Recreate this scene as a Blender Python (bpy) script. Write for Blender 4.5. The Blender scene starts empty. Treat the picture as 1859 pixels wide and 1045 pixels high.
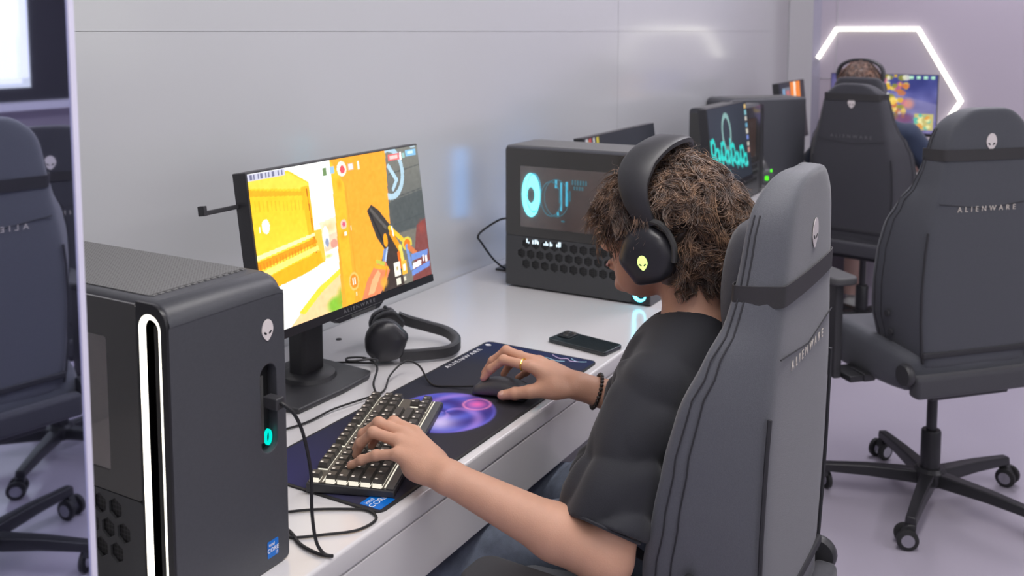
import bpy, bmesh, math, random
import numpy as np
from mathutils import Vector, Matrix, Quaternion
random.seed(7)
RNG = np.random.default_rng(11)
PI = math.pi
S = bpy.context.scene
COL = S.collection

# ---------------------------------------------------------------- camera
FPX = 1750.0
YAW = math.radians(30.016)
PITCH = math.radians(5.386)
cam_d = bpy.data.cameras.new('camera')
cam_d.sensor_fit = 'HORIZONTAL'
cam_d.sensor_width = 36.0
cam_d.lens = FPX / 1859 * 36.0
cam_d.shift_x = 0.0
cam_d.shift_y = -(522.5 - 222.0) / 1859
cam_d.clip_start = 0.02
cam = bpy.data.objects.new('camera', cam_d)
COL.objects.link(cam)
_F = Vector((math.cos(YAW) * math.cos(PITCH), math.sin(YAW) * math.cos(PITCH), -math.sin(PITCH)))
_R = Vector((math.sin(YAW), -math.cos(YAW), 0))
_U = _R.cross(_F)
CAM = Vector((0, -0.8795, 1.5))
cam.matrix_world = Matrix(((_R.x, _U.x, -_F.x, CAM.x), (_R.y, _U.y, -_F.y, CAM.y), (_R.z, _U.z, -_F.z, CAM.z), (0, 0, 0, 1)))
cam_d.dof.use_dof = True
cam_d.dof.focus_distance = 1.62
cam_d.dof.aperture_fstop = 5.6
S.camera = cam

# ---------------------------------------------------------------- world, light, exposure
w = bpy.data.worlds.new('world')
S.world = w
w.use_nodes = True
bg = w.node_tree.nodes['Background']
bg.inputs['Color'].default_value = (0.80, 0.88, 1.0, 1)
bg.inputs['Strength'].default_value = 1.0
S.view_settings.view_transform = 'Standard'
S.view_settings.look = 'None'
S.view_settings.gamma = 1.0
S.view_settings.use_curve_mapping = False
S.view_settings.exposure = 0.0

def area_light(name, loc, size_x, size_y, power, color, rot=(0, 0, 0)):
    d = bpy.data.lights.new(name, 'AREA')
    d.shape = 'RECTANGLE'
    d.size, d.size_y = size_x, size_y
    d.energy = power
    d.color = color
    o = bpy.data.objects.new(name, d)
    o.location = loc
    o.rotation_euler = rot
    COL.objects.link(o)
    return o
# ceiling panel lights (the panels themselves are built with the ceiling) and daylight through the front windows
area_light('ceiling_light_source', (1.3, -0.75, 2.93), 2.6, 0.55, 31, (1.0, 0.96, 0.93))
area_light('ceiling_light_source', (4.5, -0.6, 2.93), 2.6, 0.55, 33, (0.94, 0.91, 1.0))
area_light('ceiling_light_source', (-1.6, -1.6, 2.93), 2.6, 0.55, 22, (1.0, 0.96, 0.94))
area_light('ceiling_light_source', (2.8, -3.2, 2.93), 2.6, 0.55, 15, (0.95, 0.91, 1.0))
area_light('ceiling_light_source', (7.4, -1.2, 2.93), 2.6, 0.55, 30, (1.0, 0.97, 0.96))  # added unseen lamp, brightens the bay beyond the far partition
area_light('window_daylight', (1.0, -4.9, 1.80), 5.5, 1.3, 22, (0.90, 0.94, 1.0), (PI / 2, 0, 0))

# ---------------------------------------------------------------- helpers
def tag(o, label=None, cat=None, group=None, kind=None):
    if label: o['label'] = label
    if cat: o['category'] = cat
    if group: o['group'] = group
    if kind: o['kind'] = kind
    return o

def thing(name, label, cat, loc=(0, 0, 0), rz=0.0, group=None):
    o = bpy.data.objects.new(name, None)
    o.empty_display_size = 0.05
    COL.objects.link(o)
    o.location = loc
    o.rotation_euler = (0, 0, rz)
    return tag(o, label, cat, group)

def link_mesh(name, me, mat=None, parent=None, loc=None, rot=None):
    o = bpy.data.objects.new(name, me)
    COL.objects.link(o)
    if mat and not me.materials: me.materials.append(mat)
    if parent: o.parent = parent
    if loc is not None: o.location = loc
    if rot is not None: o.rotation_euler = rot
    return o

def copy_tree(o, parent=None):
    c = o.copy()
    COL.objects.link(c)
    if parent: c.parent = parent
    for ch in list(o.children): copy_tree(ch, c)
    return c

class MB:
    """collects shapes, then becomes ONE mesh object"""
    def __init__(s):
        s.v, s.f = [], []
    def add(s, vs, fs, M=None):
        n = len(s.v)
        if M is not None: vs = [M @ Vector(p) for p in vs]
        s.v += [tuple(p) for p in vs]
        s.f += [tuple(i + n for i in q) for q in fs]
        return s
    def box(s, x0, x1, y0, y1, z0, z1, M=None):
        vs = [(x, y, z) for z in (z0, z1) for y in (y0, y1) for x in (x0, x1)]
        return s.add(vs, [(0, 2, 3, 1), (4, 5, 7, 6), (0, 1, 5, 4), (2, 6, 7, 3), (0, 4, 6, 2), (1, 3, 7, 5)], M)
    def loft(s, rings, cap=True, closed=True, M=None):
        n = len(rings[0]); vs = [p for r in rings for p in r]; fs = []
        for k in range(len(rings) - 1):
            for i in range(n if closed else n - 1):
                j = (i + 1) % n
                fs.append((k * n + i, k * n + j, (k + 1) * n + j, (k + 1) * n + i))
        if cap:
            fs.append(tuple(range(n - 1, -1, -1)))
            fs.append(tuple((len(rings) - 1) * n + i for i in range(n)))
        return s.add(vs, fs, M)
    def tube(s, pts, r, n=8, M=None, cap=True):
        pts = [Vector(p) for p in pts]
        rings = []
        up = Vector((0, 0, 1))
        prev = None
        for i, p in enumerate(pts):
            t = (pts[min(i + 1, len(pts) - 1)] - pts[max(i - 1, 0)]).normalized()
            if prev is None:
                a = t.cross(up)
                if a.length < 1e-3: a = t.cross(Vector((1, 0, 0)))
            else:
                a = prev - t * prev.dot(t)
                if a.length < 1e-4: a = t.cross(up)
            a.normalize(); prev = a
            b = t.cross(a)
            rr = r[i] if isinstance(r, (list, tuple)) else r
            rings.append([p + (a * math.cos(2 * PI * k / n) + b * math.sin(2 * PI * k / n)) * rr for k in range(n)])
        return s.loft(rings, cap, True, M)
    def lathe(s, prof, n=24, c=(0, 0, 0), axis='z', M=None):
        rings = []
        for r, h in prof:
            ring = []
            for k in range(n):
                a = 2 * PI * k / n
                p = (r * math.cos(a), r * math.sin(a), h)
                if axis == 'x': p = (h, p[0], p[1])
                elif axis == 'y': p = (p[1], h, p[0])
                ring.append((p[0] + c[0], p[1] + c[1], p[2] + c[2]))
            rings.append(ring)
        return s.loft(rings, True, True, M)
    def prism(s, poly, z0, z1, M=None):
        return s.loft([[(x, y, z0) for x, y in poly], [(x, y, z1) for x, y in poly]], True, True, M)
    def build(s, name, mat=None, parent=None, bevel=0, seg=2, sub=0, smooth=True, angle=35, loc=None, rot=None):
        me = bpy.data.meshes.new(name)
        me.from_pydata(s.v, [], s.f)
        me.update()
        bm = bmesh.new(); bm.from_mesh(me)
        bmesh.ops.recalc_face_normals(bm, faces=bm.faces)
        bm.to_mesh(me); bm.free()
        if smooth:
            me.shade_smooth()
            me.set_sharp_from_angle(angle=math.radians(angle if not sub else 180))
        o = link_mesh(name, me, mat, parent, loc, rot)
        if bevel:
            m = o.modifiers.new('bevel', 'BEVEL'); m.width = bevel; m.segments = seg; m.limit_method = 'ANGLE'; m.angle_limit = math.radians(40)
            m.harden_normals = False
            if smooth:
                me.set_sharp_from_angle(angle=math.radians(180))
                m2 = o.modifiers.new('wn', 'WEIGHTED_NORMAL'); m2.keep_sharp = False
        if sub:
            m = o.modifiers.new('sub', 'SUBSURF'); m.levels = sub; m.render_levels = sub
        return o

def rot_to(axis_from, axis_to):
    return Vector(axis_from).rotation_difference(Vector(axis_to)).to_matrix().to_4x4()

def rrect(x0, x1, y0, y1, r, n=5):
    p = []
    for cx, cy, a0 in ((x1 - r, y1 - r, 0), (x0 + r, y1 - r, 90), (x0 + r, y0 + r, 180), (x1 - r, y0 + r, 270)):
        for k in range(n + 1):
            a = math.radians(a0 + 90 * k / n)
            p.append((cx + r * math.cos(a), cy + r * math.sin(a)))
    return p
def ngon(cx, cy, r, n=6, a0=0):
    return [(cx + r * math.cos(a0 + 2 * PI * k / n), cy + r * math.sin(a0 + 2 * PI * k / n)) for k in range(n)]

def plate(name, outer, holes, thick, mat, parent=None, M=None, bevel=0.0):
    """flat plate in local XY (thickness 0..thick along +Z) with real holes"""
    cu = bpy.data.curves.new(name, 'CURVE')
    cu.dimensions = '2D'; cu.fill_mode = 'BOTH'; cu.extrude = thick / 2
    cu.bevel_depth = bevel; cu.bevel_resolution = 1
    for pl in [outer] + list(holes):
        sp = cu.splines.new('POLY'); sp.points.add(len(pl) - 1)
        for q, (x, y) in zip(sp.points, pl): q.co = (x, y, 0, 1)
        sp.use_cyclic_u = True
    o = bpy.data.objects.new(name, cu); COL.objects.link(o)
    me = bpy.data.meshes.new_from_object(o)
    bpy.data.objects.remove(o); bpy.data.curves.remove(cu)
    me.transform(Matrix.Translation((0, 0, thick / 2)))
    if M is not None: me.transform(M)
    me.name = name
    me.shade_smooth(); me.set_sharp_from_angle(angle=math.radians(30))
    return link_mesh(name, me, mat, parent)

def text_mesh(name, body, height, mat, parent=None, M=None, stretch=1.0, spacing=1.0, extrude=0.0004, align='CENTER'):
    cu = bpy.data.curves.new(name, 'FONT')
    cu.body = body; cu.size = height * 1.42; cu.space_character = spacing
    cu.align_x = align; cu.align_y = 'CENTER'; cu.extrude = extrude; cu.resolution_u = 3
    o = bpy.data.objects.new(name, cu); COL.objects.link(o)
    me = bpy.data.meshes.new_from_object(o)
    bpy.data.objects.remove(o); bpy.data.curves.remove(cu)
    me.transform(Matrix.Diagonal((stretch, 1, 1, 1)))
    if M is not None: me.transform(M)
    me.name = name
    return link_mesh(name, me, mat, parent)

def smooth_path(pts, n=8):
    P = [Vector(p) for p in pts]; out = []
    for i in range(len(P) - 1):
        p0 = P[max(i - 1, 0)]; p1 = P[i]; p2 = P[i + 1]; p3 = P[min(i + 2, len(P) - 1)]
        for k in range(n):
            t = k / n
            out.append(0.5 * ((2 * p1) + (p2 - p0) * t + (2 * p0 - 5 * p1 + 4 * p2 - p3) * t * t + (3 * p1 - p0 - 3 * p2 + p3) * t ** 3))
    out.append(P[-1])
    return out

# ---------------------------------------------------------------- materials (all procedural)
def mat(name, col, rough=0.5, metal=0.0, noise=0.0, nscale=40.0, bump=0.0, bscale=None, spec=0.5, coat=0.0, sheen=0.0, emit=None, estr=0.0, sss=0.0, coatr=0.05):
    m = bpy.data.materials.new(name); m.use_nodes = True
    nt = m.node_tree; b = nt.nodes['Principled BSDF']
    c = (*col, 1.0)
    b.inputs['Base Color'].default_value = c
    b.inputs['Roughness'].default_value = rough
    b.inputs['Metallic'].default_value = metal
    b.inputs['Specular IOR Level'].default_value = spec
    b.inputs['Coat Weight'].default_value = coat
    b.inputs['Coat Roughness'].default_value = coatr
    b.inputs['Sheen Weight'].default_value = sheen
    if sss:
        b.inputs['Subsurface Weight'].default_value = sss
        b.inputs['Subsurface Radius'].default_value = (0.01, 0.004, 0.002)
        b.inputs['Subsurface Scale'].default_value = 0.5
    if emit:
        b.inputs['Emission Color'].default_value = (*emit, 1)
        b.inputs['Emission Strength'].default_value = estr
    tc = nt.nodes.new('ShaderNodeTexCoord')
    if noise:
        n = nt.nodes.new('ShaderNodeTexNoise'); n.inputs['Scale'].default_value = nscale; n.inputs['Detail'].default_value = 4
        nt.links.new(tc.outputs['Object'], n.inputs['Vector'])
        mx = nt.nodes.new('ShaderNodeMix'); mx.data_type = 'RGBA'
        mx.inputs['A'].default_value = tuple(min(1, k * (1 - noise)) for k in col) + (1,)
        mx.inputs['B'].default_value = tuple(min(1, k * (1 + noise)) for k in col) + (1,)
        nt.links.new(n.outputs['Fac'], mx.inputs['Factor'])
        nt.links.new(mx.outputs['Result'], b.inputs['Base Color'])
    if bump:
        n2 = nt.nodes.new('ShaderNodeTexNoise'); n2.inputs['Scale'].default_value = bscale or nscale; n2.inputs['Detail'].default_value = 3
        nt.links.new(tc.outputs['Object'], n2.inputs['Vector'])
        bp = nt.nodes.new('ShaderNodeBump'); bp.inputs['Strength'].default_value = bump; bp.inputs['Distance'].default_value = 0.002
        nt.links.new(n2.outputs['Fac'], bp.inputs['Height'])
        nt.links.new(bp.outputs['Normal'], b.inputs['Normal'])
    return m

def emis(name, col, strength):
    m = bpy.data.materials.new(name); m.use_nodes = True
    nt = m.node_tree; nt.nodes.remove(nt.nodes['Principled BSDF'])
    e = nt.nodes.new('ShaderNodeEmission'); e.inputs['Color'].default_value = (*col, 1); e.inputs['Strength'].default_value = strength
    nt.links.new(e.outputs[0], nt.nodes['Material Output'].inputs['Surface'])
    return m

def screen_mat(name, strength):
    m = bpy.data.materials.new(name); m.use_nodes = True
    nt = m.node_tree; b = nt.nodes['Principled BSDF']
    a = nt.nodes.new('ShaderNodeAttribute'); a.attribute_name = 'picture'
    b.inputs['Base Color'].default_value = (0.01, 0.01, 0.012, 1); b.inputs['Roughness'].default_value = 0.35
    nt.links.new(a.outputs['Color'], b.inputs['Emission Color'])
    b.inputs['Emission Strength'].default_value = strength
    return m

def print_mat(name, rough=0.8):
    m = bpy.data.materials.new(name); m.use_nodes = True
    nt = m.node_tree; b = nt.nodes['Principled BSDF']
    a = nt.nodes.new('ShaderNodeAttribute'); a.attribute_name = 'picture'
    nt.links.new(a.outputs['Color'], b.inputs['Base Color']); b.inputs['Roughness'].default_value = rough
    b.inputs['Specular IOR Level'].default_value = 0.3
    return m

def perforated(name, col, hole, scale, rough=0.6, thr=0.32):
    m = mat(name, col, rough)
    nt = m.node_tree; b = nt.nodes['Principled BSDF']
    tc = nt.nodes.new('ShaderNodeTexCoord')
    v = nt.nodes.new('ShaderNodeTexVoronoi'); v.inputs['Scale'].default_value = scale; v.inputs['Randomness'].default_value = 0.0
    nt.links.new(tc.outputs['Object'], v.inputs['Vector'])
    r = nt.nodes.new('ShaderNodeMath'); r.operation = 'LESS_THAN'; r.inputs[1].default_value = thr
    nt.links.new(v.outputs['Distance'], r.inputs[0])
    mx = nt.nodes.new('ShaderNodeMix'); mx.data_type = 'RGBA'
    mx.inputs['A'].default_value = (*col, 1); mx.inputs['B'].default_value = (*hole, 1)
    nt.links.new(r.outputs[0], mx.inputs['Factor']); nt.links.new(mx.outputs['Result'], b.inputs['Base Color'])
    return m

def tinted_glass(name, tint, clear=0.6, rough=0.02):
    m = bpy.data.materials.new(name); m.use_nodes = True
    nt = m.node_tree; nt.nodes.remove(nt.nodes['Principled BSDF'])
    t = nt.nodes.new('ShaderNodeBsdfTransparent'); t.inputs['Color'].default_value = (*tint, 1)
    g = nt.nodes.new('ShaderNodeBsdfGlossy'); g.inputs['Roughness'].default_value = rough; g.inputs['Color'].default_value = (1, 1, 1, 1)
    f = nt.nodes.new('ShaderNodeFresnel'); f.inputs['IOR'].default_value = 1.5
    ma = nt.nodes.new('ShaderNodeMath'); ma.operation = 'MULTIPLY_ADD'; ma.inputs[1].default_value = 1.0; ma.inputs[2].default_value = 1 - clear
    nt.links.new(f.outputs[0], ma.inputs[0]); ma.use_clamp = True
    mx = nt.nodes.new('ShaderNodeMixShader')
    nt.links.new(ma.outputs[0], mx.inputs[0]); nt.links.new(t.outputs[0], mx.inputs[1]); nt.links.new(g.outputs[0], mx.inputs[2])
    nt.links.new(mx.outputs[0], nt.nodes['Material Output'].inputs['Surface'])
    return m

M = {}
M['wall'] = mat('wall_gloss_panel', (0.60, 0.61, 0.635), 0.30, noise=0.02, nscale=3, coat=1.0, coatr=0.16)
M['wall'].node_tree.nodes['Principled BSDF'].inputs['Coat IOR'].default_value = 1.8
M['wall_violet'] = mat('wall_violet_grey', (0.42, 0.375, 0.45), 0.45, noise=0.02, nscale=4)
M['wall_dark'] = mat('wall_dark', (0.05, 0.05, 0.06), 0.4)
M['ceiling'] = mat('ceiling_white', (0.62, 0.60, 0.63), 0.8)
M['trim_white'] = mat('trim_white', (0.75, 0.74, 0.85), 0.35)
M['seam'] = mat('seam_grey', (0.46, 0.46, 0.49), 0.6)
M['desk'] = mat('desk_white_laminate', (0.66, 0.645, 0.66), 0.2, noise=0.015, nscale=6, coat=0.2, coatr=0.12)
M['mirror'] = mat('mirror_glass', (0.66, 0.70, 0.88), 0.02, metal=1.0)
M['black_plastic'] = mat('black_plastic', (0.038, 0.038, 0.043), 0.45, noise=0.15, nscale=300)
M['black_satin'] = mat('black_satin', (0.016, 0.016, 0.019), 0.32)
M['case'] = mat('case_charcoal', (0.060, 0.062, 0.073), 0.42, noise=0.12, nscale=260, bump=0.08, bscale=900)
M['case_gloss'] = mat('case_dark_glass', (0.050, 0.048, 0.046), 0.18, coat=0.6)
M['case_side'] = mat('case_side', (0.055, 0.056, 0.060), 0.4, noise=0.1, nscale=200)
M['case_top'] = perforated('case_top_mesh', (0.17, 0.17, 0.17), (0.025, 0.025, 0.025), 190, 0.5, 0.42)
M['case_rim'] = mat('case_rim', (0.06, 0.06, 0.06), 0.4)
M['vent'] = perforated('vent_mesh', (0.028, 0.028, 0.03), (0.004, 0.004, 0.004), 170, 0.5, 0.4)
M['rear_blue'] = emis('rear_blue', (0.02, 0.28, 0.75), 3.6)
M['hole'] = mat('hole_black', (0.006, 0.006, 0.007), 0.7)
M['window_glass'] = tinted_glass('tower_glass', (0.72, 0.66, 0.62), 0.82, 0.06)
M['interior'] = mat('tower_interior', (0.62, 0.52, 0.47), 0.5, noise=0.3, nscale=18)
M['board'] = mat('circuit_board', (0.03, 0.034, 0.04), 0.5, noise=0.4, nscale=60)
M['white_light'] = emis('white_light', (1.0, 0.95, 0.84), 3.0)
M['cyan_light'] = emis('cyan_light', (0.10, 0.72, 0.95), 6.0)
M['cyan_soft'] = emis('cyan_soft', (0.06, 0.55, 0.85), 1.5)
M['cyan_dim'] = emis('cyan_dim', (0.06, 0.35, 0.5), 0.6)
M['teal_light'] = emis('teal_light', (0.0, 0.75, 0.62), 1.2)
M['green_light'] = emis('green_light', (0.10, 1.0, 0.02), 1.6)
M['lime_light'] = emis('lime_light', (0.75, 1.0, 0.30), 1.3)
M['hex_light'] = emis('hexagon_light', (1.0, 0.97, 0.86), 2.4)
M['key_light'] = emis('key_light', (1.0, 0.93, 0.78), 1.0)
M['emblem'] = mat('emblem_silver', (0.72, 0.66, 0.66), 0.35)
M['emblem_dark'] = mat('emblem_eye', (0.02, 0.02, 0.024), 0.5)
M['letter'] = mat('lettering_light', (0.70, 0.64, 0.58), 0.5)
M['letter_dim'] = mat('lettering_dim', (0.16, 0.16, 0.17), 0.5)
M['blue_sticker'] = mat('sticker_blue', (0.0, 0.16, 0.62), 0.4)
M['white_print'] = mat('white_print', (0.85, 0.85, 0.88), 0.5)
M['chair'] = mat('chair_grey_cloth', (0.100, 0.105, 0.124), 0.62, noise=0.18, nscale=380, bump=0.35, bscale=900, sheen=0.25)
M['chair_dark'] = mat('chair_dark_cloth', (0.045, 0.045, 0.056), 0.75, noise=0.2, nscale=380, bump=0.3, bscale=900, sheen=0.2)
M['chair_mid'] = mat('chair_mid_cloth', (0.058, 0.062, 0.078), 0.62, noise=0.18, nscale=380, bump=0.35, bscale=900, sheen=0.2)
M['chair_trim'] = mat('chair_trim', (0.07, 0.07, 0.075), 0.6, noise=0.1, nscale=300)
M['piping'] = mat('piping', (0.03, 0.03, 0.036), 0.7)
M['strap'] = mat('strap_web', (0.035, 0.033, 0.036), 0.6, noise=0.2, nscale=500)
M['metal_dark'] = mat('metal_dark', (0.035, 0.035, 0.04), 0.35, metal=0.3)
M['rubber'] = mat('rubber', (0.02, 0.02, 0.022), 0.6)
M['chrome'] = mat('chrome', (0.5, 0.5, 0.53), 0.25, metal=1.0)
M['cable'] = mat('cable_black', (0.012, 0.012, 0.014), 0.5)
M['key'] = mat('keycap_dark', (0.055, 0.05, 0.045), 0.5, noise=0.1, nscale=200)
M['key_legend'] = mat('key_legend', (0.8, 0.74, 0.66), 0.5, emit=(1.0, 0.9, 0.8), estr=0.35)
M['key_plate'] = mat('key_plate', (0.10, 0.088, 0.07), 0.5)
M['skin'] = mat('skin', (0.60, 0.335, 0.235), 0.5, noise=0.10, nscale=28, bump=0.15, bscale=420, sss=0.12, spec=0.35)
M['skin_pale'] = mat('skin_pale', (0.66, 0.42, 0.36), 0.5, noise=0.06, nscale=28)
M['nail'] = mat('nail', (0.70, 0.43, 0.36), 0.25)
M['tee'] = mat('tee_black_cotton', (0.020, 0.021, 0.028), 0.85, noise=0.3, nscale=9, bump=0.25, bscale=700, sheen=0.12)
M['tee_navy'] = mat('tee_navy', (0.020, 0.032, 0.07), 0.85, sheen=0.2)
M['denim'] = mat('denim_blue_grey', (0.13, 0.155, 0.205), 0.85, noise=0.35, nscale=60, bump=0.2, bscale=600)
M['gold'] = mat('gold', (0.85, 0.58, 0.15), 0.2, metal=1.0)
M['bead'] = mat('bead_dark', (0.03, 0.022, 0.018), 0.35)
M['shoe'] = mat('shoe_white', (0.6, 0.6, 0.6), 0.6)
M['pad_print'] = print_mat('mousepad_print', 0.85)
M['phone'] = mat('phone_back', (0.012, 0.02, 0.024), 0.18, coat=0.5)
M['eye_white'] = mat('eye_white', (0.75, 0.72, 0.68), 0.25)
M['iris'] = mat('iris_dark', (0.05, 0.03, 0.02), 0.2)
M['cup'] = mat('headset_cup', (0.028, 0.028, 0.034), 0.34)
M['lips'] = mat('lips', (0.50, 0.22, 0.18), 0.45)
# ================================================================ the setting
def struct(name, mb, m, **k):
    o = mb.build(name, m, smooth=False, **k); o['kind'] = 'structure'; return o
WY = 0.72            # face of the back wall
HX = 5.9             # face of the far partition with the light hexagon
fl = mat('floor_epoxy', (0.455, 0.42, 0.51), 0.24, noise=0.05, nscale=1.6, coat=0.15, coatr=0.15)
struct('floor', MB().box(-4.2, 9.2, -5.2, 3.0, -0.1, 0.0), fl)
struct('ceiling', MB().box(-4.2, 9.2, -5.2, 3.0, 3.0, 3.1), M['ceiling'])
wb = struct('wall_back', MB().box(-4.2, 9.2, WY + 0.012, WY + 0.12, 0, 3.0), M['seam'])
xs = [-4.2, -1.37, 1.13 - 0.0, 3.634, 6.37]
xs = [-4.2, -1.37, 3.634, 6.37]
k = 0
for i in range(3):
    for z0, z1 in ((0.0, 1.4995), (1.5005, 3.0)):
        MB().box(xs[i] + 0.0018, xs[i + 1] - 0.0018, WY, WY + 0.012, z0, z1).build('wall_panel', M['wall'], wb, smooth=False)
# glazed bay at the end of the back wall
gp = MB().box(6.38, 9.2, WY - 0.004, WY + 0.012, 0.0, 3.0).build('glass_panel', mat('pale_glass', (0.74, 0.76, 0.78), 0.10, coat=0.3), wb, smooth=False)
# far partition, its end face, its lower panels
wh = struct('wall_far', MB().box(HX, HX + 0.10, -5.2, 0.44, 0, 3.0), M['wall_violet'])
MB().box(HX - 0.004, HX + 0.104, 0.408, 0.454, 0, 3.0).build('end_strip', mat('strip_lilac', (0.42, 0.40, 0.50), 0.15, metal=0.2), wh, smooth=False)
MB().box(HX - 0.004, HX, 0.315, 0.318, 0.1, 3.0).build('panel_joint', M['seam'], wh, smooth=False)
MB().box(HX - 0.004, HX, 0.318, 0.405, 1.222, 1.225).build('panel_joint', M['seam'], wh, smooth=False)
# room behind the camera: seen only in reflections
struct('wall_right', MB().box(9.1, 9.2, -5.2, 3.0, 0, 3.0), M['wall_violet'])
struct('wall_left', MB().box(-4.2, -4.1, -5.2, 3.0, 0, 3.0), M['wall_violet'])
wf = MB()
wins = [(-3.9, -2.4), (-1.9, -0.1), (0.5, 1.9), (2.3, 3.86), (4.75, 6.3), (6.8, 8.4)]
wf.box(-4.2, 9.2, -5.2, -5.1, 1.05, 1.165).box(-4.2, 9.2, -5.2, -5.1, 2.45, 3.0)
px_ = -4.2
for a, b in wins + [(9.2, 9.2)]:
    wf.box(px_, a, -5.2, -5.1, 1.165, 2.45); px_ = b
struct('wall_front', wf, M['wall_dark'])
sky_glass = emis('daylight_outside', (0.93, 0.97, 1.0), 1.25)
_nt = sky_glass.node_tree; _e = [n for n in _nt.nodes if n.type == 'EMISSION'][0]
_tc = _nt.nodes.new('ShaderNodeTexCoord'); _n = _nt.nodes.new('ShaderNodeTexNoise'); _n.inputs['Scale'].default_value = 2.2; _n.inputs['Detail'].default_value = 6
_cr = _nt.nodes.new('ShaderNodeValToRGB'); _cr.color_ramp.elements[0].position = .42; _cr.color_ramp.elements[0].color = (.50, .54, .44, 1); _cr.color_ramp.elements[1].position = .58; _cr.color_ramp.elements[1].color = (.95, .96, .93, 1)
_nt.links.new(_tc.outputs['Object'], _n.inputs['Vector']); _nt.links.new(_n.outputs['Fac'], _cr.inputs['Fac']); _nt.links.new(_cr.outputs['Color'], _e.inputs['Color'])
for i, (a, b) in enumerate(wins):
    f = MB()
    for q in ((a, a + 0.05, 1.165, 2.45), (b - 0.05, b, 1.165, 2.45), (a, b, 1.165, 1.2), (a, b, 2.40, 2.45)):
        f.box(q[0], q[1], -5.16, -5.08, q[2], q[3])
    o = struct('window_%d' % (i + 1), f, M['trim_white'])
    MB().box(a + 0.05, b - 0.05, -5.14, -5.13, 1.2, 2.40).build('pane', sky_glass, o, smooth=False)
struct('trim_1', MB().box(-4.2, 9.2, -5.1, -4.95, 1.0, 1.05), M['trim_white'])
struct('wall_front_lower', MB().box(-4.2, 9.2, -5.2, -5.1, 0, 1.05), M['wall_violet'])
pe = emis('panel_glow', (1.0, 0.96, 0.95), 4.0)
for x, y in ((1.3, -0.75), (4.5, -0.6), (-1.6, -1.6), (2.8, -3.2), (7.4, -1.2)):  # last panel is added, for the extra lamp beyond the far partition
    r = thing('ceiling_light', 'long white rectangular light panel set in the ceiling', 'ceiling light', (x, y, 2.94), 0, 'ceiling light panels')
    MB().box(-1.32, 1.32, -0.295, 0.295, 0.045, 0.06).build('frame', M['trim_white'], r, smooth=False)
    MB().box(-1.28, 1.28, -0.255, 0.255, 0.035, 0.045).build('diffuser', pe, r, smooth=False)

# mirror-faced partition between this station and the next one
PX1, PY = 0.594, -0.05
pp = thing('mirror_partition', 'mirror-faced partition panel with a pale edge strip beside the near tower', 'partition', (0, PY, 0))
MB().box(-1.3, PX1, 0.004, 0.03, 0, 3.0).build('core', M['trim_white'], pp, smooth=False)
MB().box(-1.3, PX1 - 0.006, 0.0, 0.004, 0, 3.0).build('mirror_face', M['mirror'], pp, smooth=False)
MB().box(PX1 - 0.006, PX1, -0.002, 0.004, 0, 3.0).build('edge_strip', mat('strip_white', (0.72, 0.70, 0.86), 0.3), pp, smooth=False)

# light hexagon on the far partition
hv = [(0.416, 1.345), (0.316, 1.513), (-0.131, 1.513), (-0.365, 1.114), (-0.131, 0.715), (0.2, 0.715)]
ho = thing('hexagon_light', 'white glowing hexagon outline light on the violet wall', 'wall light', (HX - 0.007, 0, 0))
for (y0, z0), (y1, z1) in zip(hv[:-1], hv[1:]):
    d = Vector((0, y1 - y0, z1 - z0)); n = Vector((0, -d.z, d.y)).normalized() * 0.0118
    e = d.normalized() * 0.006
    pts = [Vector((0, y0, z0)) - e + n, Vector((0, y1, z1)) + e + n, Vector((0, y1, z1)) + e - n, Vector((0, y0, z0)) - e - n]
    MB().loft([[p + Vector((-0.022, 0, 0)) for p in pts], [p + Vector((-0.002, 0, 0)) for p in pts]]).build('light_bar', M['hex_light'], ho, smooth=False)

# ---------------------------------------------------------------- long white desk
dk = thing('long_desk', 'long white desk with a deep front fascia running along the wall', 'desk')
top_poly = [(0.25, 0.0), (4.30, 0.0), (4.56, 0.26), (HX - 0.02, 0.26), (HX - 0.02, WY - 0.002), (0.25, WY - 0.002)]
MB().prism(top_poly, 0.712, 0.75).build('desktop', M['desk'], dk, bevel=0.006, seg=2)
MB().box(0.25, 4.29, 0.002, 0.022, 0.603, 0.711).build('fascia', M['desk'], dk, bevel=0.003)
for x in (0.3, 2.34, 4.2):
    MB().box(x, x + 0.03, 0.22, WY - 0.01, 0.0, 0.711).build('support_panel', M['desk'], dk, bevel=0.002)
MB().box(4.6, HX - 0.05, 0.4, 0.42, 0.0, 0.711).build('support_panel', M['desk'], dk, bevel=0.002)
# ================================================================ flat pictures (screens, mat print) drawn as colour on a fine flat grid
def lin(c):
    c = np.asarray(c, float) / 255.0
    return np.where(c <= 0.04045, c / 12.92, ((c + 0.055) / 1.055) ** 2.4)

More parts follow.
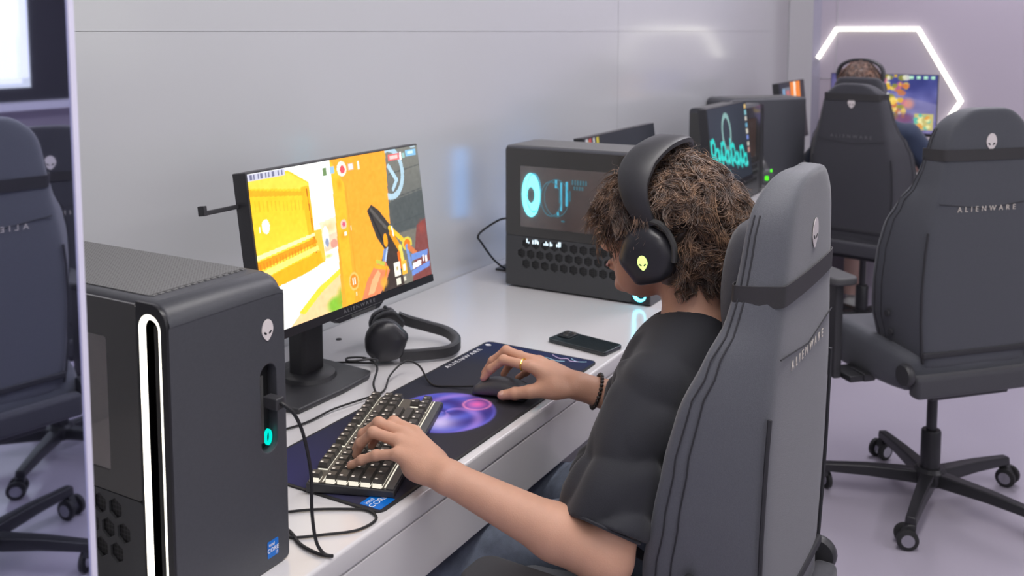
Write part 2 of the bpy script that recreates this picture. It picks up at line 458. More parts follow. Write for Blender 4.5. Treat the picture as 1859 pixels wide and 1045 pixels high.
class Pic:
    def __init__(s, w, h, col):
        s.w, s.h = w, h
        s.a = np.tile(np.array(col, float), (h, w, 1))
        s.U, s.V = np.meshgrid((np.arange(w) + 0.5) / w, (np.arange(h) + 0.5) / h)
    def put(s, m, col, a=1.0):
        m = (m * a)[..., None]
        s.a = s.a * (1 - m) + np.array(col, float) * m
        return s
    def poly(s, pts, col, a=1.0):
        m = np.zeros((s.h, s.w), bool); n = len(pts)
        for i in range(n):
            (x0, y0), (x1, y1) = pts[i], pts[(i + 1) % n]
            if y0 == y1: continue
            c = ((y0 > s.V) != (y1 > s.V)) & (s.U < (x1 - x0) * (s.V - y0) / (y1 - y0) + x0)
            m ^= c
        return s.put(m.astype(float), col, a)
    def rect(s, x0, y0, x1, y1, col, a=1.0):
        return s.put(((s.U >= x0) & (s.U <= x1) & (s.V >= y0) & (s.V <= y1)).astype(float), col, a)
    def ell(s, cx, cy, rx, ry, col, a=1.0, soft=0.0, ring=0.0):
        d = np.sqrt(((s.U - cx) / rx) ** 2 + ((s.V - cy) / ry) ** 2)
        if ring: m = (np.abs(d - 1) < ring).astype(float)
        elif soft: m = np.clip((1 - d) / soft, 0, 1)
        else: m = (d <= 1).astype(float)
        return s.put(m, col, a)
    def line(s, x0, y0, x1, y1, wd, col, a=1.0, asp=None):
        asp = asp or s.w / s.h
        px, py = (s.U - x0) * asp, s.V - y0; dx, dy = (x1 - x0) * asp, y1 - y0
        t = np.clip((px * dx + py * dy) / (dx * dx + dy * dy), 0, 1)
        d = np.hypot(px - t * dx, py - t * dy)
        return s.put((d < wd).astype(float), col, a)
    def vgrad(s, mask, c0, c1, v0, v1):
        t = np.clip((s.V - v0) / (v1 - v0), 0, 1)[..., None]
        col = np.array(c0, float) * (1 - t) + np.array(c1, float) * t
        m = mask[..., None].astype(float)
        s.a = s.a * (1 - m) + col * m
        return s
    def noise(s, amp, cells, seed=0):
        r = np.random.default_rng(seed)
        g = r.normal(size=(cells[1] + 2, cells[0] + 2))
        x = s.U * cells[0]; y = s.V * cells[1]
        i, j = x.astype(int), y.astype(int); fx, fy = x - i, y - j
        n = (g[j, i] * (1 - fx) + g[j, i + 1] * fx) * (1 - fy) + (g[j + 1, i] * (1 - fx) + g[j + 1, i + 1] * fx) * fy
        s.a = np.clip(s.a + n[..., None] * amp, 0, 255)
        return s

def picture_mesh(name, pic, wd, ht, m, parent, M_):
    """grid of wd x ht in local XY (origin at the bottom left), u right, v down"""
    w_, h_ = pic.w, pic.h
    xs_, ys_ = np.linspace(0, wd, w_), np.linspace(ht, 0, h_)
    X, Y = np.meshgrid(xs_, ys_)
    co = np.stack([X, Y, np.zeros_like(X)], -1).reshape(-1, 3)
    idx = np.arange(w_ * h_).reshape(h_, w_)
    q = np.stack([idx[1:, :-1], idx[1:, 1:], idx[:-1, 1:], idx[:-1, :-1]], -1).reshape(-1, 4)
    me = bpy.data.meshes.new(name)
    me.from_pydata(co.tolist(), [], q.tolist())
    at = me.color_attributes.new('picture', 'FLOAT_COLOR', 'POINT')
    c = np.ones((w_ * h_, 4), np.float32); c[:, :3] = lin(pic.a).reshape(-1, 3)
    at.data.foreach_set('color', c.ravel())
    me.transform(M_)
    return link_mesh(name, me, m, parent)

# --- what the near screen shows: a first-person view down a yellow street, a dark revolver held up on the right
def game_picture():
    p = Pic(336, 189, (255, 250, 235))
    U, V = p.U, p.V
    Y1, Y2, Y3 = (255, 200, 30), (250, 176, 20), (235, 140, 8)
    p.rect(0, 0, 1, 0.62, (255, 255, 250))
    p.poly([(0, .02), (.20, .02), (.30, .12), (.30, .70), (.20, .70), (0, .74)], Y1)
    p.vgrad((U < .29) & (V > .14 + U * .05) & (V < .60), (255, 196, 28), (255, 214, 60), .1, .6)
    p.poly([(0, .04), (.20, .035), (.30, .13), (.30, .165), (0, .09)], (255, 214, 70)); p.poly([(0, .10), (.27, .175), (.27, .20), (0, .14)], Y3, .45)
    for k in range(14):
        u = .02 + k * .0195; p.rect(u, .165 + u * .25, u + .004, .235 + u * .22, Y3, .3)
    p.poly([(.255, .14), (.33, .15), (.345, .66), (.275, .66)], Y2, .8); p.line(.285, .16, .30, .66, .004, (170, 90, 5), .8)
    p.poly([(0, .505), (.30, .455), (.30, .475), (0, .535)], (255, 240, 170)); p.poly([(0, .545), (.30, .49), (.31, .52), (0, .60)], Y3, .8)
    for k in range(18):
        u = .01 + k * .016; p.rect(u, .56 - u * .16, u + .006, .60 - u * .16, (200, 110, 5), .45)
    p.poly([(0, .61), (.31, .54), (.315, .57), (0, .655)], (255, 225, 120)); p.poly([(.0, .66), (.32, .58), (.33, .66), (.22, .70), (0, .75)], Y2)
    p.rect(.30, .02, .43, .44, (255, 255, 252)); p.poly([(.33, .40), (.44, .38), (.44, .50), (.345, .50)], (250, 226, 190)).ell(.385, .44, .05, .05, (235, 190, 130), .7, .8)
    p.poly([(.345, .50), (.44, .48), (.44, .60), (.345, .62)], (245, 205, 175)); p.ell(.36, .50, .016, .07, (245, 248, 255)).ell(.362, .54, .01, .03, (120, 130, 160), .8).ell(.40, .56, .02, .03, (200, 120, 110), .6)
    p.poly([(0, .74), (.22, .70), (.34, .66), (.345, .60), (.44, .58), (.44, 1), (0, 1)], (255, 253, 244))
    p.ell(.36, .63, .035, .02, (190, 200, 90), .8, .8)
    p.poly([(.12, 1), (.30, .80), (.43, .76), (.43, 1)], (247, 205, 150)); p.poly([(.17, .93), (.28, .82), (.42, .73), (.43, .76), (.30, .85), (.20, .95)], (235, 215, 60))
    p.ell(.37, .96, .06, .07, (130, 190, 50), .95, .5).ell(.42, .93, .05, .1, (150, 175, 40), .8, .5)
    p.poly([(.43, 0), (.775, 0), (.755, .45), (.74, 1), (.405, 1), (.425, .4)], (250, 166, 44))
    p.vgrad((U > .43) & (U < .50 - V * .02), (255, 190, 40), (250, 176, 40), 0, 1); p.rect(.50, 0, .505, 1, (240, 150, 30), .6)
    p.ell(.47, .18, .02, .06, (205, 130, 10), .5, .8).ell(.46, .52, .03, .05, (215, 130, 15), .5, .9)
    p.poly([(.775, 0), (1, 0), (1, 1), (.60, 1), (.74, .8), (.755, .45)], (116, 112, 102))
    p.vgrad((U > .775) & (V < .62), (122, 122, 114), (92, 94, 92), 0, .6); p.poly([(.76, .38), (1, .34), (1, .60), (.75, .62)], (74, 80, 80), .8)
    for v in (.18, .36, .55): p.line(.78, v, 1, v - .03, .004, (70, 74, 74), .7)
    p.poly([(.93, .60), (1, .56), (1, 1), (.86, 1)], (128, 62, 58), .9).ell(.965, .62, .035, .07, (150, 70, 60), .7, .6)
    # pale ring emblem on the grey wall
    p.ell(.79, .17, .085, .175, (176, 206, 222), .95, ring=.13); p.poly([(.43, 0), (.772, 0), (.755, .45), (.60, .45)], (250, 166, 44)); p.line(.785, .12, .83, .23, .018, (176, 206, 222)); p.line(.83, .23, .80, .29, .016, (176, 206, 222))
    # revolver, hand, gauntlet
    p.poly([(.615, .40), (.645, .365), (.685, .41), (.755, .55), (.745, .66), (.70, .71), (.655, .60)], (58, 54, 50)); p.line(.64, .40, .72, .55, .012, (92, 88, 84)); p.line(.632, .42, .69, .63, .008, (36, 34, 34))
    p.poly([(.73, .60), (.78, .58), (.80, 1), (.64, 1), (.66, .80)], (62, 50, 44))
    p.line(.745, .56, .84, .70, .018, (236, 190, 40)).line(.75, .60, .80, .74, .022, (226, 150, 20)).ell(.85, .71, .035, .05, (214, 196, 70)).ell(.85, .71, .022, .032, (230, 120, 20)).ell(.71, .64, .014, .05, (245, 160, 20))
    p.line(.76, .56, .765, .62, .008, (240, 240, 235)); p.line(.80, .72, .81, .86, .02, (228, 208, 90)).line(.785, .76, .79, .86, .016, (240, 110, 20)).line(.845, .73, .86, .90, .016, (120, 150, 210)).line(.86, .74, .90, .80, .022, (206, 120, 70))
    p.line(.70, .72, .675, .83, .022, (112, 140, 190)).line(.715, .70, .69, .80, .008, (190, 205, 230)); p.line(.665, .80, .655, .84, .02, (60, 70, 120))
    p.poly([(.52, 1), (.565, .88), (.625, .79), (.69, .78), (.715, .86), (.67, .96), (.635, 1)], (222, 132, 88)); p.poly([(.56, .98), (.60, .88), (.64, .83), (.655, .86), (.60, .98)], (248, 176, 124)); p.line(.625, .80, .70, .84, .014, (240, 170, 40)).line(.64, .77, .68, .80, .014, (190, 190, 70)); p.line(.695, .84, .66, .98, .008, (215, 140, 30))
    p.ell(.67, .93, .03, .05, (238, 170, 60), .8, .5)
    # interface marks
    p.rect(0, .005, .185, .05, (196, 196, 214)); 
    for k, u in enumerate((.012, .03, .05, .062, .085, .10, .118, .15, .168)): p.rect(u, .012, u + (.006 if k % 3 else .012), .042, (90, 90, 120), .8)
    p.ell(.493, .075, .028, .052, (255, 230, 215)).ell(.497, .08, .014, .028, (225, 80, 90)); p.rect(.385, .045, .405, .10, (110, 140, 90)).rect(.425, .05, .45, .095, (150, 190, 220)).rect(.53, .05, .565, .095, (250, 170, 150)).rect(.535, .055, .56, .09, (255, 245, 240)).rect(.59, .04, .60, .10, (255, 235, 220))
    p.ell(.466, .45, .018, .034, (245, 190, 170)).ell(.468, .45, .009, .018, (215, 90, 120)); p.rect(.463, .505, .48, .53, (255, 240, 225)); p.rect(.505, .47, .509, .50, (255, 240, 225))
    p.ell(.06, .34, .019, .045, (255, 252, 235)).rect(.028, .335, .033, .37, (255, 250, 230))
    p.ell(.488, .85, .026, .055, (240, 140, 30)).ell(.488, .85, .026, .055, (255, 190, 100), 1, ring=.14); p.rect(.48, .825, .486, .875, (255, 245, 230)).rect(.49, .825, .496, .875, (255, 245, 230)); p.rect(.49, .925, .498, .955, (255, 220, 180))
    p.rect(.79, .035, .865, .085, (226, 110, 110)).rect(.80, .045, .855, .075, (250, 200, 195)).rect(.868, .03, .88, .09, (255, 235, 235)).rect(.885, .04, .905, .08, (150, 190, 185)).rect(.91, .025, .985, .075, (130, 185, 220)).rect(.925, .035, .965, .06, (200, 228, 245)).rect(.95, .0, .985, .015, (170, 190, 200))
    p.poly([(.87, .80), (.99, .80), (.985, .84), (.865, .85)], (110, 140, 205)).poly([(.86, .92), (.995, .89), (.99, .93), (.86, .96)], (110, 140, 210)).poly([(.875, .87), (.935, .86), (.93, .90), (.87, .91)], (250, 250, 252)).rect(.945, .83, .955, .88, (240, 240, 245)).rect(.965, .84, .978, .89, (240, 240, 245))
    p.rect(.745, .82, .785, .92, (240, 236, 220)).rect(.758, .85, .772, .88, (190, 170, 120)).rect(.795, .825, .83, .925, (245, 180, 60)).rect(.805, .85, .82, .90, (255, 248, 225)).rect(.75, .935, .78, .985, (225, 222, 205)).rect(.80, .94, .815, .975, (215, 210, 190))
    return p.noise(3, (90, 50), 3)

def dark_desktop(icon_side):
    p = Pic(96, 54, (34, 40, 48)); p.ell(.55, .4, .7, .8, (48, 58, 66), .7, 1.0)
    cols = [(220, 190, 90), (120, 180, 190), (200, 200, 190), (90, 150, 200), (210, 205, 190), (80, 110, 190), (190, 190, 180), (150, 160, 170)]
    for k in range(8): p.rect(icon_side, .03 + k * .085, icon_side + .05, .085 + k * .085, cols[k])
    for k, c in enumerate(((235, 235, 240), (235, 90, 90), (250, 250, 250), (245, 225, 70))): p.rect(.02 + k * .045, .02, .05 + k * .045, .085, c)
    return p

def teal_desktop():
    p = Pic(160, 90, (36, 44, 54)); p.ell(.35, .3, .7, .6, (52, 62, 76), .7, 1.0)
    p.ell(.42, .34, .10, .22, (150, 196, 190), .9, ring=.16).rect(.36, .44, .50, .62, (36, 44, 54), .3)
    T = (40, 224, 214)
    rr = np.random.default_rng(5)
    # looping brush lettering, illegible in the photograph: running strokes, rising and falling along a slope
    x = .07
    for k in range(11):
        y = .50 + .26 * x
        if k % 3 == 0: p.ell(x, y - .02, .045, .10, T, 1, ring=.30); p.line(x - .045, y - .12, x - .03, y + .14, .022, T)
        elif k % 3 == 1: p.ell(x, y + .05, .035, .07, T, 1, ring=.34); p.line(x + .03, y - .02, x + .04, y + .13, .02, T)
        else: p.line(x - .03, y - .02, x - .02, y + .12, .022, T); p.line(x - .02, y + .12, x + .02, y + .02, .02, T); p.line(x + .02, y - .18 * (k % 2), x + .03, y + .14, .022, T)
        p.ell(x + .04, y + .10, .02, .03, (110, 250, 240), .8)
        x += .078
    for k in range(14): p.ell(rr.uniform(.05, .9), rr.uniform(.62, .85), .02, .03, (60, 190, 190), .6)
    p.line(.10, .62, .16, .80, .016, (70, 200, 200), .8)
    cols = [(225, 190, 120), (130, 190, 200), (205, 200, 190), (110, 170, 200), (210, 205, 190), (120, 140, 210), (200, 195, 185), (190, 140, 130)]
    for k in range(8): p.rect(.93, .03 + k * .085, .99, .09 + k * .085, cols[k])
    return p

def orange_desktop():
    p = Pic(96, 54, (30, 34, 42)); p.rect(.1, .1, .4, 1, (110, 116, 130)); p.rect(.14, .12, .2, .5, (120, 170, 210)).rect(.25, .14, .38, .35, (190, 110, 110)).rect(.3, .4, .4, .8, (190, 150, 100))
    p.rect(.42, 0, .80, 1, (244, 132, 24)); p.poly([(.55, 0), (.63, 0), (.60, .4), (.66, 1), (.57, 1), (.56, .5)], (255, 244, 225)); p.rect(.80, 0, 1, 1, (40, 36, 40))
    return p

def colour_game():
    p = Pic(140, 80, (70, 76, 150)); p.vgrad(p.V < 2, (66, 74, 150), (120, 112, 160), 0, 1)
    p.noise(16, (14, 9), 8); p.ell(.80, .12, .35, .2, (44, 52, 120), .8, .8); p.poly([(.55, .3), (1, .5), (1, .8), (.6, .6)], (140, 136, 180), .6)
    rr = np.random.default_rng(2)
    for k in range(60):
        p.ell(rr.uniform(.50, .72), rr.uniform(.02, .75), rr.uniform(.012, .04), rr.uniform(.02, .07), [(240, 190, 30), (250, 215, 90), (210, 120, 60), (240, 240, 220), (190, 90, 150), (150, 150, 40)][k % 6], .8)
    p.ell(.74, .50, .07, .12, (226, 150, 130), .8, .6).ell(.70, .75, .14, .12, (130, 76, 110), .8, .6)
    for k in range(4): p.ell(.76 + k * .065, .05, .02, .03, (190, 250, 210), .95)
    p.rect(.80, .66, .97, .94, (200, 190, 120)); 
    for k in range(20): p.ell(.81 + rr.uniform(0, .15), rr.uniform(.68, .92), .02, .03, [(90, 190, 170), (240, 235, 170), (230, 160, 70)][k % 3], .9)
    p.rect(.72, .93, .80, .98, (240, 220, 120)); p.rect(0, 0, .3, 1, (120, 90, 90), .3)
    return p

# ================================================================ emblem: a teardrop head with two slanted eyes (flat, in local XY, facing +Z)
def emblem(name, h, m, parent, Mx, eyes=True, t=0.0008):
    pts = []
    for k in range(28):
        a = 2 * PI * k / 28
        x, y = math.cos(a), math.sin(a)
        wd = 0.36 * (1 - 0.42 * max(0, -y) ** 1.6)
        pts.append((x * wd * h, y * 0.5 * h))
    o = MB().prism(pts, 0, t, Mx).build(name, m, parent, smooth=False)
    if eyes:
        for s in (-1, 1):
            ca, sa = math.cos(math.radians(38)), math.sin(math.radians(38))
            e = []
            for q in [2 * PI * k / 12 for k in range(12)]:
                u_, v_ = .105 * math.cos(q), .048 * math.sin(q)
                e.append((s * (0.155 + u_ * ca - v_ * sa) * h, (-0.125 + u_ * sa + v_ * ca) * h))
            MB().prism(e, t, t + 0.0004, Mx).build('emblem_eye', M['emblem_dark'], o, smooth=False)
    return o

# ================================================================ desktop towers
TW, TD, TH = 0.200, 0.459, 0.418
def M_left(x=-TW / 2):    # local XY plane -> left side of the tower (u runs from the back to the front, v up), facing -X
    return Matrix(((0, 0, -1, x), (-1, 0, 0, TD / 2), (0, 1, 0, 0), (0, 0, 0, 1)))
def M_front(y=-TD / 2):   # local XY plane -> the front (u right, v up), facing -Y
    return Matrix(((1, 0, 0, 0), (0, 0, -1, y), (0, 1, 0, 0), (0, 0, 0, 1)))

def tower(label, loc, rz, glow, detail=True, loop=None, group='desktop towers'):
    r = thing('desktop_tower', label, 'computer', loc, rz)
    f = MB()
    # shell: rear, right, top, bottom, floor of the inside
    prof = rrect(-TW / 2 + 0.004, TW / 2, 0.006, TH, 0.016, 5)
    ring = lambda y, pr: [(x, y, z) for x, z in pr]
    b0, b1 = TD / 2, -TD / 2 + 0.029
    f.loft([ring(b0, prof), ring(b1, prof)], cap=True)
    o = f.build('shell', M['case'], r, angle=40)
    for sx in (-0.07, 0.07):
        for sy in (-0.17, 0.17):
            MB().lathe([(0.0, 0.0), (0.012, 0.0), (0.013, 0.007), (0.0, 0.007)], 12, (sx, sy, 0)).build('foot', M['rubber'], r)
    # front panel with the port slot
    slot = rrect(0.068 - 0.017, 0.068 + 0.017, 0.168, 0.296, 0.0168, 6)
    fp = rrect(-TW / 2 + 0.004, TW / 2, 0.004, TH - 0.026, 0.006, 3)
    qr = [(-TD / 2 + 0.030 - 0.030 * math.sin(q * PI / 16), TH - 0.028 + 0.028 * math.cos(q * PI / 16)) for q in range(9)]
    nx_ = [(-TW / 2 + 0.004, 0.004), (-TW / 2 + 0.008, 0.0), (TW / 2 - 0.016, 0.0), (TW / 2 - 0.006, 0.004), (TW / 2, 0.014)]
    MB().loft([[(x, y, z - dz * (1 if z > TH - 0.02 else .25)) for y, z in qr] + [(x, -TD / 2 + 0.030, TH - 0.030)] for x, dz in nx_]).build('front_edge', M['case'], r, angle=60)
    MB().box(-TW / 2 + 0.006, TW / 2 - 0.001, -TD / 2 + 0.0186, -TD / 2 + 0.0295, 0.006, TH - 0.028).build('front_frame', M['case'], r, smooth=False)
    plate('front_panel', fp, [slot], 0.0165, M['case'], r, M_front(-TD / 2 + 0.0185), bevel=0.0015)
    MB().prism(rrect(0.050, 0.086, 0.166, 0.298, 0.01, 3), 0, 0.001, M_front(-TD / 2 + 0.0185)).build('port_slot', M['hole'], r, smooth=False)
    sl = MB().box(0.0515, 0.061, -TD / 2 + 0.004, -TD / 2 + 0.018, 0.185, 0.280).build('port_block', M['case_rim'], r, smooth=False)
    for z0, z1 in ((0.246, 0.268), (0.222, 0.240), (0.198, 0.216)):
        MB().box(0.0520, 0.0545, -TD / 2 + 0.0030, -TD / 2 + 0.006, z0, z1).build('port', M['chrome'] if z0 < 0.24 else M['hole'], sl, smooth=False)
    pb = [(0.074 + 0.0062 * math.cos(a), 0.187 + 0.0115 * math.sin(a)) for a in [2 * PI * k / 20 for k in range(20)]]
    pi_ = [(0.074 + 0.0036 * math.cos(a), 0.187 + 0.0085 * math.sin(a)) for a in [2 * PI * k / 20 for k in range(20)]]
    plate('power_button', pb, [pi_], 0.004, M['teal_light'], r, M_front(-TD / 2 + 0.0120))
    emblem('emblem', 0.030, M['emblem'], r, M_front(-TD / 2 + 0.0005) @ Matrix.Translation((0.068, 0.343, 0)))
    st = MB().prism(rrect(0.058, 0.079, 0.018, 0.042, 0.0015, 2), 0, 0.0006, M_front(-TD / 2 + 0.0005)).build('sticker', M['blue_sticker'], r, smooth=False)
    if detail:
        for tx, h, z, x in (('intel', 0.0045, 0.0365, 0.066), ('CORE', 0.0058, 0.0285, 0.0683), ('i7', 0.004, 0.0215, 0.0755)):
            text_mesh('sticker_print', tx, h, M['white_print'], st, M_front(-TD / 2 - 0.0001) @ Matrix.Translation((x, z, 0)))
    # left side: glass panel above, vented plate below, light loop at the front corner
    lw = 0.041; lc = 0.427
    hexes = []
    for row, (z, u0, n) in enumerate(((0.134, 0.071, 10), (0.104, 0.0555, 11), (0.074, 0.071, 10))):
        for k in range(n):
            if u0 + k * 0.0308 < 0.385: hexes.append((u0 + k * 0.0308, z))
    win = rrect(0.049, 0.343, 0.183, 0.362, 0.004, 2)
    gl = plate('side_panel', rrect(0.002, lc - lw / 2 - 0.004, 0.156, TH - 0.006, 0.006, 4), [win], 0.004, M['case_gloss'], r, M_left(-TW / 2 + 0.004))
    plate('vented_panel', rrect(0.002, lc - lw / 2 - 0.004, 0.006, 0.1545, 0.006, 4), [ngon(a, b, 0.0142, 6, PI / 2) for a, b in hexes], 0.004, M['case_side'], r, M_left(-TW / 2 + 0.004))
    hm = None
    for a, b in hexes:
        Mx = M_left(-TW / 2 + 0.0035) @ Matrix.Translation((a, b, 0))
        if hm is None:
            q = MB().prism(ngon(0, 0, 0.0146, 6, PI / 2), -0.001, 0).build('vent', M['vent'], r, smooth=False); hm = q.data
        else: q = link_mesh('vent', hm, None, r)
        q.matrix_local = Mx
    # window glass and what shows behind it
    MB().prism(rrect(0.047, 0.345, 0.181, 0.364, 0.004, 2), 0.0008, 0.0022, M_left(-TW / 2 + 0.004)).build('window_pane', M['window_glass'], r, smooth=False)
    tray = MB().prism(rrect(0.045, 0.347, 0.178, 0.367, 0.003, 2), -0.0002, 0.0004, M_left(-TW / 2 + 0.0035)).build('motherboard_tray', M['interior'], r, smooth=False)
    Ml = M_left(-TW / 2 + 0.0032)
    if glow:
        def ringp(name, cu_, cv, ru, rv, iu, iv, m, n=26):
            plate(name, [(cu_ + ru * math.cos(2 * PI * k / n), cv + rv * math.sin(2 * PI * k / n)) for k in range(n)], [[(cu_ + iu * math.cos(2 * PI * k / n), cv + iv * math.sin(2 * PI * k / n)) for k in range(n)]], 0.0005, m, tray, Ml)
        ringp('fan_ring', 0.085, 0.278, 0.030, 0.064, 0.0125, 0.024, M['cyan_light'])
        ringp('fan_glow', 0.094, 0.285, 0.025, 0.058, 0.0225, 0.053, M['cyan_soft'])
        ringp('cooler_ring', 0.150, 0.272, 0.034, 0.052, 0.031, 0.048, M['cyan_dim'])
        ringp('cooler_ring', 0.168, 0.276, 0.040, 0.055, 0.038, 0.052, M['cyan_dim'])
        bars = [(0.163, 0.305, 0.170, 0.330, 'cyan_soft'), (0.180, 0.240, 0.186, 0.322, 'cyan_soft'), (0.197, 0.255, 0.204, 0.325, 'cyan_soft'), (0.176, 0.262, 0.180, 0.300, 'cyan_dim'), (0.208, 0.27, 0.213, 0.30, 'cyan_dim')]
        bars += [(0.216 + k * 0.0085, 0.318, 0.221 + k * 0.0085, 0.332, 'cyan_dim') for k in range(6)] + [(0.222 + k * 0.0085, 0.304, 0.227 + k * 0.0085, 0.314, 'cyan_dim') for k in range(4)]
        bars += [(0.170, 0.226, 0.176, 0.236, 'cyan_soft'), (0.184, 0.208, 0.194, 0.213, 'cyan_dim')]
        for a, b, c, d, m in bars: MB().box(a, c, b, d, 0, 0.0005, Ml).build('indicator_light', M[m], tray, smooth=False)
    else:
        MB().box(0.05, 0.15, 0.31, 0.345, 0, 0.0005, Ml).build('circuit_board', M['board'], tray, smooth=False)
        for k in range(5): MB().box(0.24 + 0.012 * k, 0.248 + 0.012 * k, 0.32, 0.345, 0, 0.0005, Ml).build('indicator_light', M['emblem'], tray, smooth=False)
    # stadium light loop with a dark intake inside
    lo = rrect(lc - lw / 2, lc + lw / 2, 0.010, TH - 0.010, lw / 2 - 0.0002, 10)
    li = rrect(lc - lw / 2 + 0.0088, lc + lw / 2 - 0.0045, 0.0180, TH - 0.0170, lw / 2 - 0.0068, 10)
    co_ = [(lc - lw / 2 - 0.003, 0.006), (TD - 0.006, 0.006), (TD - 0.002, 0.012)] + [(TD - 0.002 - 0.028 * (1 - math.cos(q * PI / 16)), TH - 0.030 + 0.028 * math.sin(q * PI / 16)) for q in range(9)] + [(lc - lw / 2 - 0.003, TH - 0.002)]
    lo = [(u, v if v < TH - 0.03 else v - 0.004) for u, v in lo]; li = [(u, v if v < TH - 0.03 else v - 0.004) for u, v in li]
    plate('corner_plate', co_, [lo], 0.004, M['black_satin'], r, M_left(-TW / 2 + 0.004), bevel=0.0008)
    plate('light_loop', lo, [li], 0.004, loop or M['white_light'], r, M_left(-TW / 2 + 0.0038))
    MB().prism(rrect(lc - lw / 2 + 0.004, lc + lw / 2 - 0.004, 0.014, TH - 0.014, lw / 2 - 0.006, 8), -0.001, 0.0005, M_left(-TW / 2 + 0.0045)).build('intake', M['hole'], r, smooth=False)
    # top: rim and perforated lid with a toothed front edge
    MB().prism(rrect(-TW / 2 + 0.020, TW / 2 - 0.016, -TD / 2 + 0.055, TD / 2 - 0.012, 0.006, 3), TH, TH + 0.0012).build('top_mesh', M['case_top'], r, smooth=False)
    tm = None
    for k in range(15):
        x = -TW / 2 + 0.026 + k * 0.0108
        if tm is None:
            q = MB().prism([(-0.0048, 0.002), (0.0048, 0.002), (0.003, -0.005), (-0.003, -0.005)], TH, TH + 0.0012).build('mesh_tooth', M['case_top'], r, smooth=False); tm = q.data
        else: q = link_mesh('mesh_tooth', tm, None, r)
        q.location = (x, -TD / 2 + 0.055, 0)
    MB().box(-TW / 2 + 0.012, TW / 2 - 0.004, TD / 2 - 0.001, TD / 2 + 0.002, 0.02, TH - 0.02).build('rear_plate', M['case_rim'], r, smooth=False)
    return r

t1 = tower('black desktop tower with a long white light loop, beside the mirror partition', (0.78 + TW / 2, 0.055 + TD / 2, 0.75), 0, False)
t2 = tower('black desktop tower with a round blue fan glow, behind the seated player', (2.417 + TW / 2, 0.081 + TD / 2, 0.75), 0, True, loop=M['cyan_light'])
t3 = tower('black desktop tower peeking out left of the teal lettered monitor', (4.012 + TD / 2, 0.445, 0.75), PI / 2, False, False, M['case_rim'])
ang4 = math.atan2(-0.295, 0.36) + PI / 2 + PI
c4 = Vector((0.5 * (4.63 + 4.99), 0.5 * (0.567 + 0.272), 0.75)) + Vector((-math.cos(ang4), -math.sin(ang4), 0)) * (TW / 2)
t4 = tower('big black desktop tower turned sideways below the orange screen', c4, ang4, False, False, M['case_rim'])
# painted keyboard reflection: small glowing marks across the vents of the second tower
sm = MB()
for k, (u, z, h) in enumerate(((0.072, 0.143, .012), (0.078, 0.138, .005), (0.092, 0.141, .012), (0.099, 0.142, .013), (0.105, 0.143, .012), (0.109, 0.140, .009), (0.129, 0.138, .006), (0.135, 0.141, .012), (0.140, 0.139, .007), (0.149, 0.141, .013), (0.154, 0.139, .007), (0.170, 0.139, .008), (0.176, 0.142, .015), (0.181, 0.143, .014))):
    MB().box(u, u + 0.0032, z - h / 2, z + h / 2, 0.004, 0.0047, M_left(-TW / 2 + 0.004)).build('reflection_mark', emis('reflection_white', (0.75, 0.9, 1.0), 1.6) if k == 0 else bpy.data.materials['reflection_white'], t2, smooth=False)

